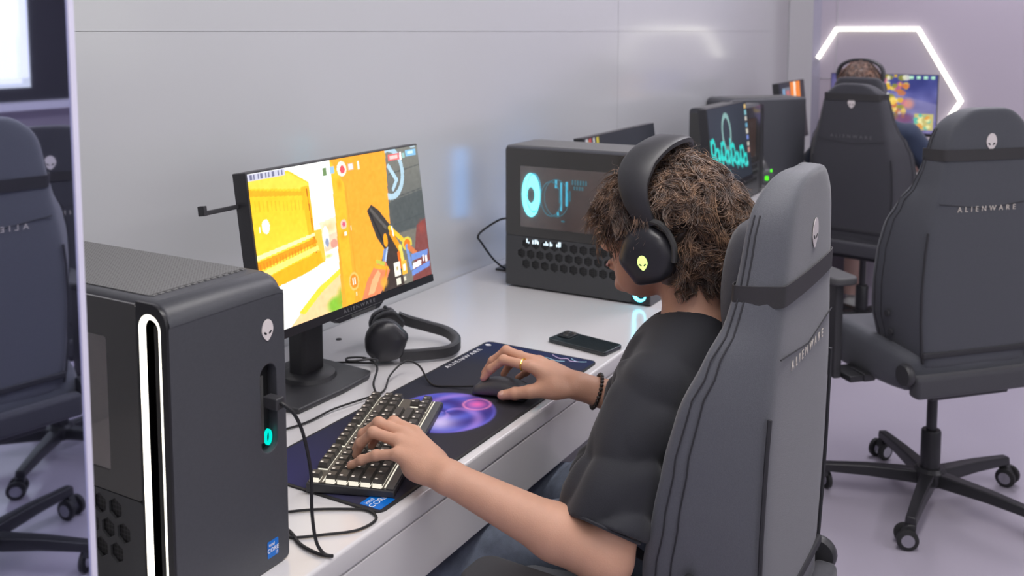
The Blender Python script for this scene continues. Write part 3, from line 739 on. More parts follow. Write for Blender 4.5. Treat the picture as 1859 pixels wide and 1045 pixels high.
# ================================================================ monitors
def monitor(label, x, y_top, z_top, tilt, pic, strength, width=0.545, height=0.325, rz=0.0, stand=True, desk_z=0.75, hanger=False, chin=True, name='monitor', base_shift=0.0, lettering=True):
    r = thing(name, label, 'monitor', (x, y_top, desk_z), rz)
    zt = z_top - desk_z
    Mt = Matrix.Translation((0, 0, zt)) @ Matrix.Rotation(-tilt, 4, 'X')     # local: panel hangs down from its top edge
    bz, bb = 0.0035, 0.017
    f = MB().box(-width / 2, width / 2, 0.0, 0.034, -height, 0.0, Mt).build('housing', M['black_plastic'], r, bevel=0.002)
    MB().loft([[p for p in ((-width * .46, 0.034, -height * .94), (width * .46, 0.034, -height * .94), (width * .46, 0.034, -height * .08), (-width * .46, 0.034, -height * .08))], [(-width * .25, 0.062, -height * .8), (width * .25, 0.062, -height * .8), (width * .25, 0.062, -height * .2), (-width * .25, 0.062, -height * .2)]], M=Mt).build('rear_cover', M['black_plastic'], r, bevel=0.004)
    MB().box(-width / 2, width / 2, -0.002, 0.0, -height, -height + bb - 0.001, Mt).build('bezel', M['black_satin'], r, smooth=False)
    Ms = Mt @ Matrix.Translation((-width / 2 + bz, -0.0012, -height + bb)) @ Matrix.Rotation(PI / 2, 4, 'X')
    picture_mesh('screen', pic, width - 2 * bz, height - bb - bz, screen_mat('screen_' + str(len(bpy.data.materials)), strength), r, Ms)
    if chin:
        c = [(-0.085, 0.0), (0.085, 0.0), (0.065, -0.012), (-0.065, -0.012)]
        MB().prism(c, 0.0, 0.018, Mt @ Matrix.Translation((0, 0.016, -height)) @ Matrix.Rotation(PI / 2, 4, 'X')).build('chin', M['black_satin'], r, bevel=0.002)
        MB().box(-0.03, 0.05, -0.0035, -0.002, -height - 0.010, -height - 0.004, Mt).build('light_strip', M['case_rim'], r, smooth=False)
        if lettering:
            text_mesh('lettering', 'ALIENWARE', 0.0075, M['letter_dim'], r, Mt @ Matrix.Translation((0, -0.0024, -height + 0.008)) @ Matrix.Rotation(PI / 2, 4, 'X'), 1.3, 1.5)
    if stand:
        ny = 0.075
        MB().loft([[(base_shift + sx * 0.036, ny + dy, z) for sx, dy in ((-1, -0.012), (-.7, -.018), (.7, -.018), (1, -0.012), (1, 0.022), (-1, 0.022))] for z in (0.012, zt - height * 0.45)]).build('neck', M['black_plastic'], r, bevel=0.004)
        MB().lathe([(0.0, 0.010), (0.062, 0.010), (0.058, 0.020), (0.046, 0.026), (0.0, 0.026)], 24, (base_shift, ny, 0)).build('neck_collar', M['black_plastic'], r)
        bp = [(-0.17, 0.02), (-0.15, -0.10), (-0.02, -0.105), (0.07, -0.10), (0.095, -0.085), (0.105, 0.07), (0.07, 0.115), (-0.10, 0.115)]
        MB().prism([(base_shift + a, ny - 0.01 + b) for a, b in bp], 0.0, 0.012).build('base_plate', M['black_plastic'], r, bevel=0.005, seg=3)
        MB().box(-0.05, 0.05, 0.03, ny, zt - height * .62, zt - height * .38).build('mount', M['black_plastic'], r, bevel=0.004)
    if hanger:
        MB().box(-width / 2 - 0.085, -width / 2 + 0.06, 0.026, 0.034, -0.066, -0.058, Mt).box(-width / 2 - 0.087, -width / 2 - 0.079, 0.022, 0.038, -0.066, -0.048, Mt).build('headset_hanger', M['black_plastic'], r, bevel=0.001)
    return r
monitor('bright monitor showing an orange first-person game, in front of the seated player', 1.5575, 0.435, 1.239, math.radians(7.6), game_picture(), 1.35, hanger=True, base_shift=-0.03)
m2_ = monitor('dark monitor with small coloured icons, half hidden behind the blue lit tower', 2.985, 0.42, 1.170, math.radians(7), dark_desktop(0.02), 0.55, width=0.59, lettering=False)
MB().box(-0.225, -0.135, 0.0665, 0.070, 0.10, 0.345).build('rear_light', M['rear_blue'], m2_, smooth=False)
MB().box(-0.235, -0.125, 0.034, 0.0664, 0.08, 0.37).build('rear_light_frame', M['black_plastic'], m2_, smooth=False)
monitor('dark monitor with teal brush lettering, above the seated player\'s head', 3.749, 0.297, 1.208, math.radians(7), teal_desktop(), 0.95, width=0.51, lettering=False)
monitor('small far monitor with an orange and white picture, above the sideways tower', 5.40, 0.45, 1.225, math.radians(6), orange_desktop(), 1.0, width=0.56, lettering=False)
# ================================================================ mouse mat, keyboard, mouse and small things on the desk
DZ = 0.75
mm = thing('mouse_mat', 'wide dark blue mouse mat with a glowing purple orb print, under the keyboard', 'mouse mat', (1.142, 0.018, DZ))
MW, MH = 0.803, 0.294
def mat_picture():
    p = Pic(400, 147, (46, 46, 56)); U, V = p.U, p.V
    p.vgrad(U < 2, (42, 44, 56), (50, 48, 54), 0, 1)
    p.put(np.clip(1 - U / .40, 0, 1) * np.clip(1.25 - V, 0, 1), (48, 46, 104), .75)
    p.put(np.clip((U - .80) / .2, 0, 1), (22, 36, 84), .8)
    X, Y = U * MW, V * MH; cx, cy, R = .385, .157, .105
    d = np.hypot(X - cx, Y - cy) / R; a = np.arctan2(Y - cy, X - cx)
    p.put(np.clip(1.15 - d, 0, 1) * 1.6 * (d < 1.15) * .5, (66, 56, 150), .8)
    m = np.clip((1 - d) / .06, 0, 1)
    p.put(m, (58, 50, 140), .95)
    sw = .5 + .5 * np.sin(d * 11 + a * 2.0); p.put(m * sw, (92, 104, 220), .7)
    sw2 = np.clip(np.sin(d * 7 - a * 3 + 1), 0, 1) ** 2; p.put(m * sw2, (196, 150, 236), .55)
    p.put(m * np.exp(-((X - cx + .05) ** 2 + (Y - cy - .02) ** 2) / .0011), (220, 210, 255), .9)
    p.put(m * np.exp(-((X - cx - .0) ** 2 + (Y - cy + .055) ** 2) / .0005), (110, 190, 255), .9)
    p.put(m * np.exp(-((X - cx - .065) ** 2 + (Y - cy - .035) ** 2) / .0006), (240, 110, 190), .95)
    p.put(np.clip(1 - np.abs(d - .95) / .06, 0, 1), (120, 110, 220), .5)
    p.put(np.clip(1 - np.abs(np.hypot(X - cx - .065, Y - cy - .035) - .028) / .005, 0, 1), (255, 150, 200), .8)
    return p
MB().prism(rrect(0, MW, 0, MH, 0.018, 6), 0, 0.003).build('rubber_sheet', M['rubber'], mm, smooth=False)
o = picture_mesh('printed_cloth', mat_picture(), MW - 0.01, MH - 0.01, M['pad_print'], mm, Matrix.Translation((0.005, 0.005, 0.0032)))
def flat_at(x, y, z=0.0034, rz=0.0): return Matrix.Translation((x, y, z)) @ Matrix.Rotation(rz, 4, 'Z')
text_mesh('lettering', 'ALIENWARE', 0.012, M['white_print'], mm, flat_at(0.668, 0.276), 1.25, 1.35, 0.0002)
emblem('emblem', 0.016, M['white_print'], mm, flat_at(0.776, 0.276), False, 0.0003)
sk = MB().prism(rrect(0.008, 0.048, 0.006, 0.047, 0.002, 2), 0.0034, 0.0037).build('blue_badge', M['blue_sticker'], mm, smooth=False)
for tx, h, x, y in (('intel', 0.008, 0.022, 0.038), ('CORE', 0.011, 0.028, 0.025)):
    text_mesh('badge_print', tx, h, M['white_print'], sk, flat_at(x, y, 0.0039), 1, 1, 0.0001)
for pts, m in (([(0.757, 0.13), (0.765, 0.11), (0.758, 0.085), (0.763, 0.065)], (0.35, 0.6, 0.75)), ([(0.79, 0.11), (0.776, 0.085), (0.783, 0.068), (0.772, 0.055), (0.777, 0.035)], (0.65, 0.5, 0.75)), ([(0.788, 0.06), (0.776, 0.04), (0.785, 0.02)], (0.4, 0.7, 0.85))):
    MB().tube([(x, y, 0.0034) for x, y in smooth_path([(a, b, 0) for a, b in pts], 6) and [(v.x, v.y) for v in smooth_path([(a, b, 0) for a, b in pts], 6)]], 0.0011, 4).build('printed_squiggle', mat('squiggle_%d' % len(bpy.data.materials), m, 0.6), mm)

# keyboard
KR = math.radians(22)
kb = thing('keyboard', 'black mechanical keyboard with pale lit keys under the player\'s left hand', 'keyboard', (1.338, 0.166, DZ + 0.0042), KR)
KU = 0.0202
KW, KH = 18.25 * KU + 0.010, 0.147
MB().loft([[(-KW / 2, -KH / 2, 0), (KW / 2, -KH / 2, 0), (KW / 2, KH / 2, 0), (-KW / 2, KH / 2, 0)], [(-KW / 2, -KH / 2, 0.011), (KW / 2, -KH / 2, 0.011), (KW / 2, KH / 2, 0.016), (-KW / 2, KH / 2, 0.016)]]).build('case', M['black_plastic'], kb, bevel=0.002)
sl = 0.005 / KH
Mk = Matrix.Translation((0, 0, 0.0138)) @ Matrix.Rotation(math.atan(sl), 4, 'X')
MB().box(-KW / 2 + 0.004, KW / 2 - 0.004, -KH / 2 + 0.018, KH / 2 - 0.003, 0.0, 0.0012, Mk).build('top_plate', M['key_plate'], kb, smooth=False)
MB().box(-KW / 2 + 0.004, KW / 2 - 0.004, -KH / 2 + 0.002, -KH / 2 + 0.014, 0.0, 0.0016, Mk).build('front_strip', M['case_rim'], kb, smooth=False)
for yb in (KH / 2 - 0.0265, -KH / 2 + 0.0165):
    MB().box(-KW / 2 + 0.006, KW / 2 - 0.006, yb - 0.0009, yb + 0.0009, 0.001, 0.0024, Mk).build('light_bar', M['key_light'], kb, smooth=False)
for ry_ in (0, 1.38, 2.38, 3.38, 4.38, 5.38):
    yy = KH / 2 - 0.0125 - ry_ * 0.0196
    MB().box(-KW / 2 + 0.0035, -KW / 2 + 0.0058, yy - 0.0075, yy + 0.0075, 0.0008, 0.0072, Mk).build('key_glow', M['key_light'], kb, smooth=False)
kmesh = {}
def keycap(wu):
    if wu in kmesh: return kmesh[wu]
    w2 = wu * KU / 2 - 0.0012; d2 = 0.0085
    b = MB()
    b.loft([[(-w2, -d2, 0.003), (w2, -d2, 0.003), (w2, d2, 0.003), (-w2, d2, 0.003)], [(-w2, -d2, 0.0062), (w2, -d2, 0.0062), (w2, d2, 0.0062), (-w2, d2, 0.0062)], [(-w2 + 0.0022, -d2 + 0.0022, 0.0125), (w2 - 0.0022, -d2 + 0.0022, 0.0125), (w2 - 0.0022, d2 - 0.0012, 0.0125), (-w2 + 0.0022, d2 - 0.0012, 0.0125)]])
    n1 = len(b.f)
    b.box(-w2 + 0.0035, -w2 + 0.0048, 0.001, 0.0055, 0.0125, 0.0128).box(-w2 + 0.0060, -w2 + 0.0070, 0.001, 0.0055, 0.0125, 0.0128)
    n2 = len(b.f)
    b.box(-w2 + 0.0006, w2 - 0.0006, -d2 + 0.0006, d2 - 0.0006, 0.0004, 0.0032)
    me = bpy.data.meshes.new('key'); me.from_pydata(b.v, [], b.f)
    for m in (M['key'], M['key_legend'], M['key_light']): me.materials.append(m)
    mi = [0] * n1 + [1] * (n2 - n1) + [2] * (len(b.f) - n2)
    mi[1] = mi[3] = 0
    me.polygons.foreach_set('material_index', mi)
    kmesh[wu] = me
    return me
rows = [
    (0, [(1, 1), (0, 1)] + [(1, 1)] * 4 + [(0, .5)] + [(1, 1)] * 4 + [(0, .5)] + [(1, 1)] * 4 + [(0, .25)] + [(1, 1)] * 3),
    (1.38, [(1, 1)] * 13 + [(1, 2), (0, .25)] + [(1, 1)] * 3),
    (2.38, [(1, 1.5)] + [(1, 1)] * 12 + [(1, 1.5), (0, .25)] + [(1, 1)] * 3),
    (3.38, [(1, 1.75)] + [(1, 1)] * 11 + [(1, 2.25)]),
    (4.38, [(1, 2.25)] + [(1, 1)] * 10 + [(1, 2.75), (0, 1.25), (1, 1)]),
    (5.38, [(1, 1.25)] * 3 + [(1, 6.25)] + [(1, 1.25)] * 4 + [(0, .25)] + [(1, 1)] * 3)]
for ry, ks in rows:
    x = -18.25 * KU / 2
    for on, wu in ks:
        if on:
            q = link_mesh('key', keycap(wu), None, kb)
            q.matrix_local = Mk @ Matrix.Translation((x + wu * KU / 2, KH / 2 - 0.0125 - ry * 0.0196, 0.0008))
        x += wu * KU

# cables
def cable(name, label, pts, r=0.0022, cat='cable', n=7, m=None, parent=None):
    o = MB().tube(smooth_path(pts, n), r, 8).build(name, m or M['cable'], parent)
    if not parent: tag(o, label, cat)
    return o
cable('keyboard_cable', 'thin black keyboard cable looping behind the keyboard onto the monitor foot', [(1.500, 0.300, 0.764), (1.53, 0.335, 0.775), (1.60, 0.380, 0.782), (1.625, 0.43, 0.785), (1.60, 0.46, 0.788), (1.58, 0.44, 0.790), (1.625, 0.405, 0.788), (1.66, 0.44, 0.762), (1.64, 0.52, 0.755), (1.57, 0.60, 0.754), (1.52, 0.69, 0.754)], 0.0024)
cable('mouse_cable', 'thin black mouse cable running from the mouse across the mat edge', [(1.652, 0.168, 0.762), (1.64, 0.215, 0.757), (1.63, 0.26, 0.757), (1.665, 0.315, 0.775), (1.655, 0.345, 0.784), (1.60, 0.345, 0.770), (1.545, 0.322, 0.757), (1.49, 0.332, 0.757), (1.42, 0.35, 0.7565), (1.33, 0.36, 0.754), (1.2, 0.42, 0.754)], 0.0021)
cable('headset_cable', 'black cable hanging from the near tower\'s front port down to the desk', [(0.950, 0.043, 0.992), (0.951, 0.032, 0.991), (0.962, 0.022, 0.975), (0.975, 0.018, 0.94), (0.990, 0.020, 0.88), (0.996, 0.025, 0.82), (1.000, 0.022, 0.775), (1.005, 0.012, 0.756), (1.01, -0.0, 0.7535), (1.004, 0.02, 0.7535), (1.01, 0.06, 0.7535), (1.03, 0.10, 0.7535), (1.05, 0.16, 0.7535)], 0.0026)
MB().box(0.942, 0.958, 0.036, 0.062, 0.983, 1.000).build('plug', M['black_plastic'], bpy.data.objects['headset_cable'], bevel=0.002)
cable('loose_cable', 'thin black cable lying in a loop on the desk between tower and mat', [(1.07, 0.15, 0.7532), (1.10, 0.115, 0.7532), (1.125, 0.075, 0.7532), (1.14, 0.04, 0.7532), (1.125, 0.012, 0.7532), (1.085, 0.016, 0.7532), (1.05, 0.05, 0.7532), (1.02, 0.085, 0.7532), (1.01, 0.12, 0.7532)], 0.0021)
cable('power_cable', 'black power cable arching from the blue lit tower\'s back to the desk', [(2.50, 0.56, 0.935), (2.49, 0.60, 0.93), (2.47, 0.650, 0.895), (2.46, 0.662, 0.875), (2.47, 0.655, 0.855), (2.50, 0.63, 0.80), (2.53, 0.60, 0.765), (2.56, 0.59, 0.757), (2.60, 0.60, 0.7545)], 0.0032)
for x in (1.445, 1.462):
    cable('monitor_cable', 'black cables hanging behind the bright monitor\'s neck', [(x, 0.56, 0.99), (x + 0.005, 0.60, 0.90), (x, 0.62, 0.82), (x - 0.02, 0.63, 0.765), (x - 0.05, 0.64, 0.7545)], 0.003)['group'] = 'cables behind the bright monitor'

# headset lying on the desk
def pentagon_cup(s=1.0):
    return [(x * s, y * s) for x, y in ((-0.004, 0.052), (0.030, 0.040), (0.051, 0.010), (0.046, -0.022), (0.030, -0.040), (-0.014, -0.056), (-0.026, -0.044), (-0.053, -0.020), (-0.049, 0.012), (-0.036, 0.040))]
def round_poly(p, n=3, it=2):
    P = [Vector(q) for q in p]
    for _ in range(it):
        o = []
        for i in range(len(P)):
            a, b = P[i], P[(i + 1) % len(P)]
            o += [a.lerp(b, .18), a.lerp(b, .82)]
        P = o
    return [tuple(q) for q in P]
def ear_cup(parent, Mx, m_shell, m_pad, logo=None, scale=0.86):
    """cup in local XY, outside facing +Z"""
    ol = round_poly(pentagon_cup(scale))
    prof = ((0.0, 0.93), (0.004, 0.99), (0.012, 1.0), (0.019, 0.95), (0.0245, 0.82), (0.0280, 0.60), (0.0295, 0.30))
    o = MB().loft([[(x * k, y * k, z) for x, y in ol] for z, k in prof], M=Mx).build('ear_cup', m_shell, parent, angle=60)
    pd = ((-0.022, 0.70), (-0.024, 0.86), (-0.020, 0.97), (-0.010, 1.0), (-0.002, 0.95), (0.0, 0.85))
    MB().loft([[(x * k, y * k, z) for x, y in ol] for z, k in pd], M=Mx).build('ear_pad', m_pad, parent, angle=80)
    if logo: emblem('emblem', 0.026, logo, o, Mx @ Matrix.Translation((-0.002, -0.010, 0.0292)) @ Matrix.Rotation(math.radians(12), 4, 'Z'), True)
    return o
def band_mesh(pts, w, t, n_=8, side=None):
    """flat band swept along pts; w across (direction 'side'), t thick"""
    P = smooth_path(pts, n_); rings = []
    for i, p in enumerate(P):
        tg = (P[min(i + 1, len(P) - 1)] - P[max(i - 1, 0)]).normalized()
        s = Vector(side) if side else Vector((0, 1, 0)); s = (s - tg * s.dot(tg)).normalized(); nn = tg.cross(s)
        k = i / (len(P) - 1); ww = (w(k) if callable(w) else w) / 2; tt = (t(k) if callable(t) else t) / 2
        rings.append([p + s * (ww * a) + nn * (tt * b) for a, b in ((-1, -.5), (-.8, -1), (.8, -1), (1, -.5), (1, .5), (.8, 1), (-.8, 1), (-1, .5))])
    return MB().loft(rings)
hs = thing('headset', 'black headset lying on the white desk behind the mouse mat', 'headset', (1.735, 0.44, DZ))
Mc = Matrix.Translation((-0.025, -0.012, 0.052)) @ Matrix.Rotation(math.radians(38), 4, 'Z') @ Matrix.Rotation(math.radians(-8), 4, 'Y') @ rot_to((0, 0, 1), (-0.55, -0.83, 0.10))
ear_cup(hs, Matrix.Translation((-0.035, -0.005, 0.054)) @ rot_to((0, 0, 1), (-0.80, -0.60, 0.12)) @ Matrix.Rotation(math.radians(60), 4, 'Z'), M['cup'], M['black_plastic'], None, 0.95)
ear_cup(hs, Matrix.Translation((0.075, 0.078, 0.046)) @ rot_to((0, 0, 1), (0.55, 0.83, 0.05)) @ Matrix.Rotation(math.radians(60), 4, 'Z'), M['cup'], M['black_plastic'], None, 0.78)
band_mesh([(-0.02, -0.035, 0.018), (0.015, -0.075, 0.018), (0.06, -0.115, 0.020), (0.11, -0.105, 0.024), (0.145, -0.055, 0.030), (0.145, 0.0, 0.036), (0.125, 0.045, 0.048), (0.108, 0.066, 0.060)], 0.026, 0.017, 8, (0, 0, 1)).build('headband', M['black_plastic'], hs, angle=50)
MB().tube([(-0.04, -0.02, 0.02), (-0.02, -0.035, 0.018), (0.0, -0.055, 0.018)], 0.006, 8).build('yoke', M['case_rim'], hs)
MB().tube([(0.080, 0.085, 0.088), (0.098, 0.080, 0.074), (0.112, 0.062, 0.058)], 0.005, 8).build('yoke', M['case_rim'], hs)
# phone lying face down
ph = thing('phone', 'black smartphone lying face down at the far end of the mat', 'phone', (2.039, 0.097, DZ), math.atan2(-0.166, -0.030) )
MB().prism(rrect(-0.084, 0.084, -0.039, 0.039, 0.010, 5), 0.0, 0.0105).build('body', M['phone'], ph, bevel=0.002)
cm = MB().prism(rrect(-0.078, -0.040, -0.012, 0.034, 0.008, 4), 0.0105, 0.0135).build('camera_bump', M['black_satin'], ph, bevel=0.001)
for a, b in ((-0.068, 0.024), (-0.050, 0.024), (-0.059, 0.003)):
    MB().lathe([(0, 0.0135), (0.0068, 0.0135), (0.006, 0.0150), (0, 0.0150)], 14, (a, b, 0)).build('lens', M['case_gloss'], cm)
# headset with green lights on the far desk, in front of the sideways tower
h2 = thing('headset', 'headset with two green lights on the desk before the sideways tower', 'headset', (4.60, 0.365, DZ), 0.25)
ear_cup(h2, Matrix.Translation((0.0, 0.0, 0.052)) @ rot_to((0, 0, 1), (-0.95, -0.3, 0.05)) @ Matrix.Rotation(math.radians(20), 4, 'Z'), M['case'], M['black_plastic'], None, 0.85)
ear_cup(h2, Matrix.Translation((0.13, 0.03, 0.052)) @ rot_to((0, 0, 1), (0.95, 0.3, 0.05)), M['case'], M['black_plastic'], None, 0.85)
band_mesh([(0.0, 0.0, 0.09), (0.015, 0.02, 0.125), (0.065, 0.025, 0.140), (0.115, 0.03, 0.125), (0.13, 0.03, 0.09)], 0.03, 0.014, 6, (0.3, -0.95, 0)).build('headband', M['black_plastic'], h2)
MB().box(-0.034, -0.028, -0.014, 0.002, 0.040, 0.060).build('green_light', M['green_light'], h2, bevel=0.002)
MB().box(-0.032, -0.026, -0.030, -0.022, 0.080, 0.094).build('green_light', M['green_light'], h2, bevel=0.002)
MB().lathe([(0, 0), (0.007, 0), (0.006, 0.0025), (0, 0.0025)], 14, (1.778, 0.637, DZ)).build('desk_dot_tmp', M['black_plastic'])
tag(bpy.data.objects['desk_dot_tmp'], 'tiny black grommet cap on the desk behind the headset', 'grommet'); bpy.data.objects['desk_dot_tmp'].name = 'grommet'
# steel flange on the desk behind the second tower
MB().box(2.56, 2.66, 0.575, 0.66, DZ + 0.0005, DZ + 0.006).build('cable_plate', M['metal_dark']); tag(bpy.data.objects['cable_plate'], 'grey cable plate on the desk behind the blue lit tower', 'cable cover')

# mouse (front towards +Y)
mo = thing('mouse', 'black gaming mouse under the player\'s right hand', 'mouse', (1.655, 0.100, DZ + 0.0035), math.radians(7))
def mouse_ring(y):
    t = (y + 0.06) / 0.12
    wd = 0.031 - 0.005 * math.sin(t * PI) + (0.002 if t < .3 else 0); h = 0.012 + 0.027 * math.sin(min(1, (t * .82 + .12)) * PI) ** .8
    if t < .04 or t > .96: wd *= .8; h *= .75
    return [(-wd, y, 0.001), (wd, y, 0.001), (wd * 1.02, y, h * .45), (wd * .88, y, h * .82), (wd * .5, y, h), (-wd * .5, y, h), (-wd * .88, y, h * .82), (-wd * 1.02, y, h * .45)]
MB().loft([mouse_ring(-0.06 + 0.12 * k / 12) for k in range(13)]).build('shell', M['case'], mo, sub=1)
MB().lathe([(0.0, -0.003), (0.009, -0.003), (0.0095, 0), (0.009, 0.003), (0.0, 0.003)], 16, (0, 0.038, 0.030), 'x').build('scroll_wheel', M['rubber'], mo)
# ================================================================ gaming chairs (local: faces +Y, origin on the floor under the gas column)
def interp(tab, z):
    for (z0, *a), (z1, *b) in zip(tab[:-1], tab[1:]):
        if z <= z1:
            t = max(0, (z - z0) / (z1 - z0)); t = t * t * (3 - 2 * t)
            return [p + (q - p) * t for p, q in zip(a, b)]
    return list(tab[-1][1:])
# z, half width of flat back, half width at wing tip, wing depth, back thickness
BACK = [(0.50, .185, .200, .17, .06), (0.58, .198, .222, .19, .07), (0.66, .205, .248, .185, .075), (0.75, .208, .264, .165, .075), (0.85, .205, .268, .148, .075), (0.93, .198, .260, .132, .075),
        (1.00, .186, .238, .105, .072), (1.06, .172, .200, .082, .07), (1.12, .162, .180, .074, .068), (1.19, .150, .164, .070, .064), (1.235, .135, .146, .066, .062), (1.262, .106, .112, .058, .054), (1.282, .058, .061, .042, .038)]
SLOPE = 0.03
def back_y(z): return -0.175 - (z - 0.50) * SLOPE
def back_ring(z):
    wb, wt, d, t = interp(BACK, z)
    y0 = back_y(z); r = min(.022, wb * .3)
    h = []   # right half, from the middle of the back round to the middle of the front
    h += [(0, 0), (wb * .55, 0.0), (wb - r, 0.002), (wb - r * .3, r * .30), (wb + (wt - wb) * .15, r * 1.1)]
    h += [(wb + (wt - wb) * .6, d * .52), (wt, d * .86), (wt - .004, d * .97), (wt - .020, d * 1.0), (wt - .040, d * .95)]
    ti = min(t, d * .92)
    h += [(max(wt - .075, wb * .45), d * .80 * .5 + ti * .5), (wb * .55, ti), (0, ti)]
    L = [(-x, y) for x, y in h[-2:0:-1]]
    return [(x, y0 + y, z) for x, y in h + L]
ZS = [.50, .515, .54, .58, .62, .66, .70, .74, .78, .82, .86, .90, .93, .96, .99, 1.02, 1.05, 1.08, 1.12, 1.16, 1.20, 1.23, 1.252, 1.270, 1.282]

def on_back(x, z, lift=0.0006):      # frame on the back surface: u right as seen from behind, v up, facing -Y
    sl = math.atan(SLOPE)
    return Matrix.Translation((x, back_y(z) - lift, z)) @ Matrix.Rotation(PI / 2 + sl, 4, 'X')

def chair(label, loc, rz, strap_z=1.10, emblem_z=1.15, text_z=0.965, light=True, base_rz=0.0, group=None, zs=1.0, arms=(1, 1), arm_z=.735, arm_y=.105, cat='chair', m_back='chair'):
    r = thing('gaming_chair', label, cat, loc, rz, group)
    r.scale = (1, 1, zs)
    cm_ = M[m_back]
    bk = MB().loft([back_ring(z) for z in ZS]).build('backrest', cm_, r, sub=1)
    # stitched seams: twin piping down each side edge, centre panel seam, lower panel lip
    for s in (-1, 1):
        for off in (0.0, 0.011):
            pts = []
            for z in [.56 + .03 * k for k in range(23)]:
                R_ = back_ring(z); a_, b_ = Vector(R_[5]), Vector(R_[6]); p_ = a_.lerp(b_, .92 - off * 32)
                pts.append((s * (p_.x + .0012), p_.y, z))
            MB().tube(pts, 0.0014, 5).build('piping', M['piping'], bk)
        pts = []
        for z in [.53 + .03 * k for k in range(14)]:
            wb, wt, d, t = interp(BACK, z); pts.append((s * (wb - .004), back_y(z) + .0035, z))
        MB().tube(pts, 0.0035, 6).build('side_seam', M['piping'], bk)
        cx = [(s * .172, back_y(1.0) + .004, 1.0), (s * .150, back_y(.985) - .0002, .985), (s * .10, back_y(.975) - .0006, .975), (0, back_y(.97) - .0006, .97)]
    MB().tube([(x, back_y(1.0) - .0002, 1.005 - .02 * (1 - abs(x) / .17)) for x in [-.165 + .033 * k for k in range(11)]], 0.0012, 5).build('cross_seam', M['piping'], bk)
    MB().box(-.19, .19, back_y(.55) - .004, back_y(.55) + .012, .545, .562).build('lower_lip', M['piping'], r, bevel=.003)
    # head pillow and its strap
    pz = strap_z - .02
    prings = []
    for k in range(9):
        a = k / 8 * PI; z = pz - .115 * math.cos(a); ww = .135 * (.72 + .28 * math.sin(a)); dd = .062 * (.35 + .65 * math.sin(a) ** .7); y0 = back_y(z) + .070
        prings.append([(x * ww, y0 + y * dd, z) for x, y in ((-1, .1), (-.9, .75), (-.5, 1.0), (0, .92), (.5, 1.0), (.9, .75), (1, .1), (.8, -.1), (0, -.12), (-.8, -.1))])
    pl = MB().loft(prings).build('head_pillow', M['chair_dark'], r, sub=1)
    rings = []
    ring0 = [Vector(p) for p in back_ring(strap_z)]
    n = len(ring0); cc = Vector((0, back_y(strap_z) + .04, strap_z))
    seq = [13 - 4 + i for i in range(0)]
    order = [i for i in range(n)]
    path = []
    for i in list(range(15, n)) + list(range(0, 10)):
        p = ring0[i]; path.append(p + (p - cc).normalized() * .0022)
    path = smooth_path(path, 3)
    mb = MB()
    for p in path: pass
    rg = []
    for i, p in enumerate(path):
        t_ = (path[min(i + 1, len(path) - 1)] - path[max(i - 1, 0)]).normalized(); nn = t_.cross(Vector((0, 0, 1))).normalized()
        sl_ = Vector((0, -SLOPE, 1)).normalized() * .0165
        rg.append([p + sl_ + nn * .001, p + sl_ - nn * .001, p - sl_ - nn * .001, p - sl_ + nn * .001])
    mb.loft(rg).build('strap', M['strap'], pl)
    emblem('emblem', .050, M['emblem'], bk, on_back(0, emblem_z, .0015))
    text_mesh('lettering', 'ALIENWARE', .0155, M['letter'] if light else M['letter_dim'], bk, on_back(0, text_z, .0012), 1.05, 1.85, .0004)
    # seat (SU raises it on its gas column)
    SU = .06
    def seat_ring(y, hw, zt, zb, e):
        zt += SU; zb += SU
        return [(-hw, y, zb), (-hw * .9, y, zb - .012), (hw * .9, y, zb - .012), (hw, y, zb), (hw + .006, y, (zb + zt + e) / 2), (hw - .006, y, zt + e), (hw - .05, y, zt + e - .006), (hw - .10, y, zt), (0, y, zt - .006), (-hw + .10, y, zt), (-hw + .05, y, zt + e - .006), (-hw + .006, y, zt + e), (-hw - .006, y, (zb + zt + e) / 2)]
    MB().loft([seat_ring(-.178, .205, .485, .395, .0), seat_ring(-.150, .240, .49, .385, .01), seat_ring(-.05, .262, .49, .385, .03), seat_ring(.12, .268, .495, .385, .035), seat_ring(.24, .262, .50, .39, .02), seat_ring(.285, .25, .485, .405, .0)]).build('seat', M[m_back], r, sub=1)
    MB().box(-.14, .14, -.16, .14, .345 + SU, .385 + SU).build('mechanism', M['metal_dark'], r, bevel=.006)
    MB().box(-.225, .225, -.205, -.16, .372 + SU, .436 + SU).build('rear_crossbar', M['chair_dark'], r, bevel=.012, seg=3)
    MB().tube([(.13, .02, .365 + SU), (.20, .03, .362 + SU), (.27, .035, .355 + SU)], .006, 8).build('tilt_lever', M['metal_dark'], r)
    MB().box(.262, .30, .015, .05, .345 + SU, .362 + SU).build('lever_tab', M['metal_dark'], r, bevel=.003)
